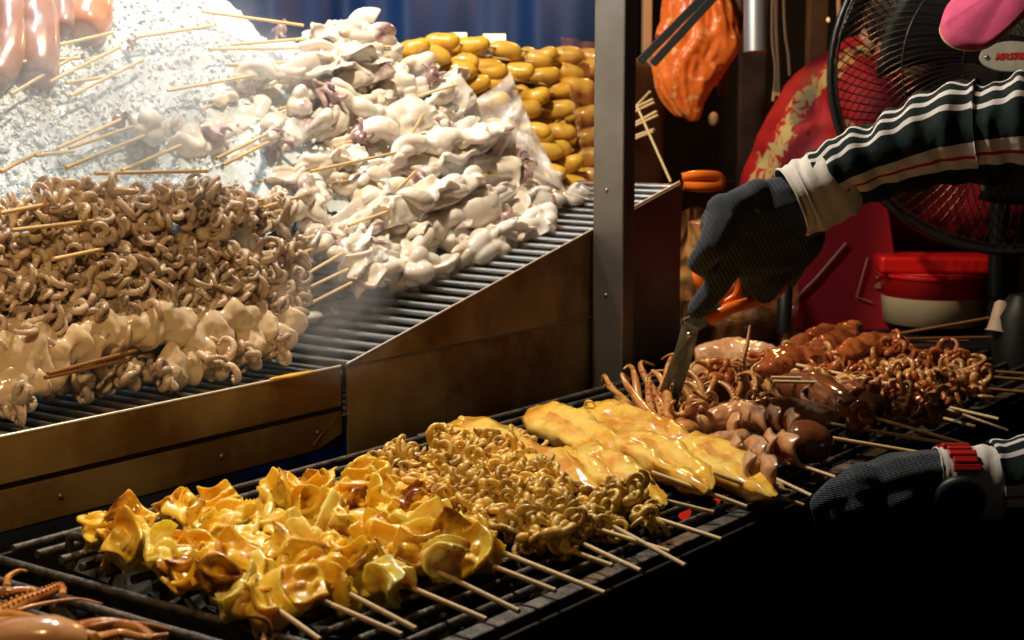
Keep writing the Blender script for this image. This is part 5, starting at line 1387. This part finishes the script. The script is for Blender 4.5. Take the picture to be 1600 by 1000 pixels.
for (x, y, s_, lab) in [(1115, 186, .012, 'amber knob standing in for a reflection under the orange bag'), (1294, 31, .004, 'tiny warm light between the boards')]:
    mb = MB(); mb.ell(ond(x, y, 3.7), (s_, s_, s_*1.4)); tag(obj('lamp_and_glint', mb, M['cord'] if s_ > .01 else M['dimbulb']), lab, 'lamp')  # the amber one is a reflection put in as a tan lump


# ------------------------------------------------------------------ lamps themselves (above the frame)
def hang_lamp(P, m, lab, shade=True):
    P = np.array(P); e = empty('hanging_lamp', P+np.array([0, 0, .2]), lab, 'lamp')
    if shade: mb = MB(); mb.tube([P+[0, 0, .16], P+[0, 0, .15], P+[0, 0, .09], P+[0, 0, .06]], [.02, .035, .10, .125], 28, caps=False); o = obj('lamp_shade', mb, M['lampwhite'], e); s = o.modifiers.new('s', 'SOLIDIFY'); s.thickness = .002
    mb = MB(); mb.ell(P+[0, 0, .11 if shade else .09], (.026, .026, .034)); obj('bulb', mb, m, e)
    mb = MB(); mb.tube([P+[0, 0, .16], P+[0, 0, .9]], .003, 6); obj('cable', mb, M['black'], e)


hang_lamp(LA, M['bulb'], 'bare white bulb hanging above the crushed ice, outside the picture', False)
hang_lamp(LD, M['bulbwarm'], 'bare warm bulb hanging between tray and grill, outside the picture', False)
hang_lamp(LB, M['bulbwarm'], 'warm lamp hanging above the near end of the grill, outside the picture')


# ------------------------------------------------------------------ steam
def steam(name, c, r, dens, lab, scale=9., z=1.):
    mb = MB(); mb.ell((0, 0, 0), (1, 1, 1), None, 20, 12); me = mb.mesh(name); o = link(name, me); o.location = c; o.scale = r
    m = bpy.data.materials.new(name); m.use_nodes = True; n = m.node_tree.nodes; l = m.node_tree.links; n.clear()
    out = n.new('ShaderNodeOutputMaterial'); v = n.new('ShaderNodeVolumePrincipled'); l.new(v.outputs[0], out.inputs['Volume'])
    v.inputs['Color'].default_value = (.95, .97, 1, 1); v.inputs['Anisotropy'].default_value = .2
    tc = n.new('ShaderNodeTexCoord'); ln = n.new('ShaderNodeVectorMath'); ln.operation = 'LENGTH'; l.new(tc.outputs['Object'], ln.inputs[0])
    fall = n.new('ShaderNodeMapRange'); fall.interpolation_type = 'SMOOTHSTEP'; fall.inputs[1].default_value = .15; fall.inputs[2].default_value = 1; fall.inputs[3].default_value = 1; fall.inputs[4].default_value = 0
    l.new(ln.outputs['Value'], fall.inputs[0])
    x = n.new('ShaderNodeTexNoise'); x.inputs['Scale'].default_value = scale/4; x.inputs['Detail'].default_value = 3; x.inputs['Distortion'].default_value = .8; l.new(tc.outputs['Object'], x.inputs['Vector'])
    mr = n.new('ShaderNodeMapRange'); mr.inputs[1].default_value = .42; mr.inputs[2].default_value = .68; l.new(x.outputs['Fac'], mr.inputs[0])
    ml = n.new('ShaderNodeMath'); ml.operation = 'MULTIPLY'; l.new(fall.outputs[0], ml.inputs[0]); l.new(mr.outputs[0], ml.inputs[1])
    m2 = n.new('ShaderNodeMath'); m2.operation = 'MULTIPLY'; m2.inputs[1].default_value = dens; l.new(ml.outputs[0], m2.inputs[0]); l.new(m2.outputs[0], v.inputs['Density'])
    me.materials.append(m); tag(o, lab, 'steam', kind='stuff')


steam('ice_vapour', ond(240, 150, 1.98), (.36, .14, .20), 14, 'cold white vapour drifting over the crushed ice', 8)
steam('rod_steam', ond(530, 460, 2.0), (.13, .07, .14), 11, 'thin wisp of steam rising over the tray rods', 8)
bpy.context.view_layer.update()
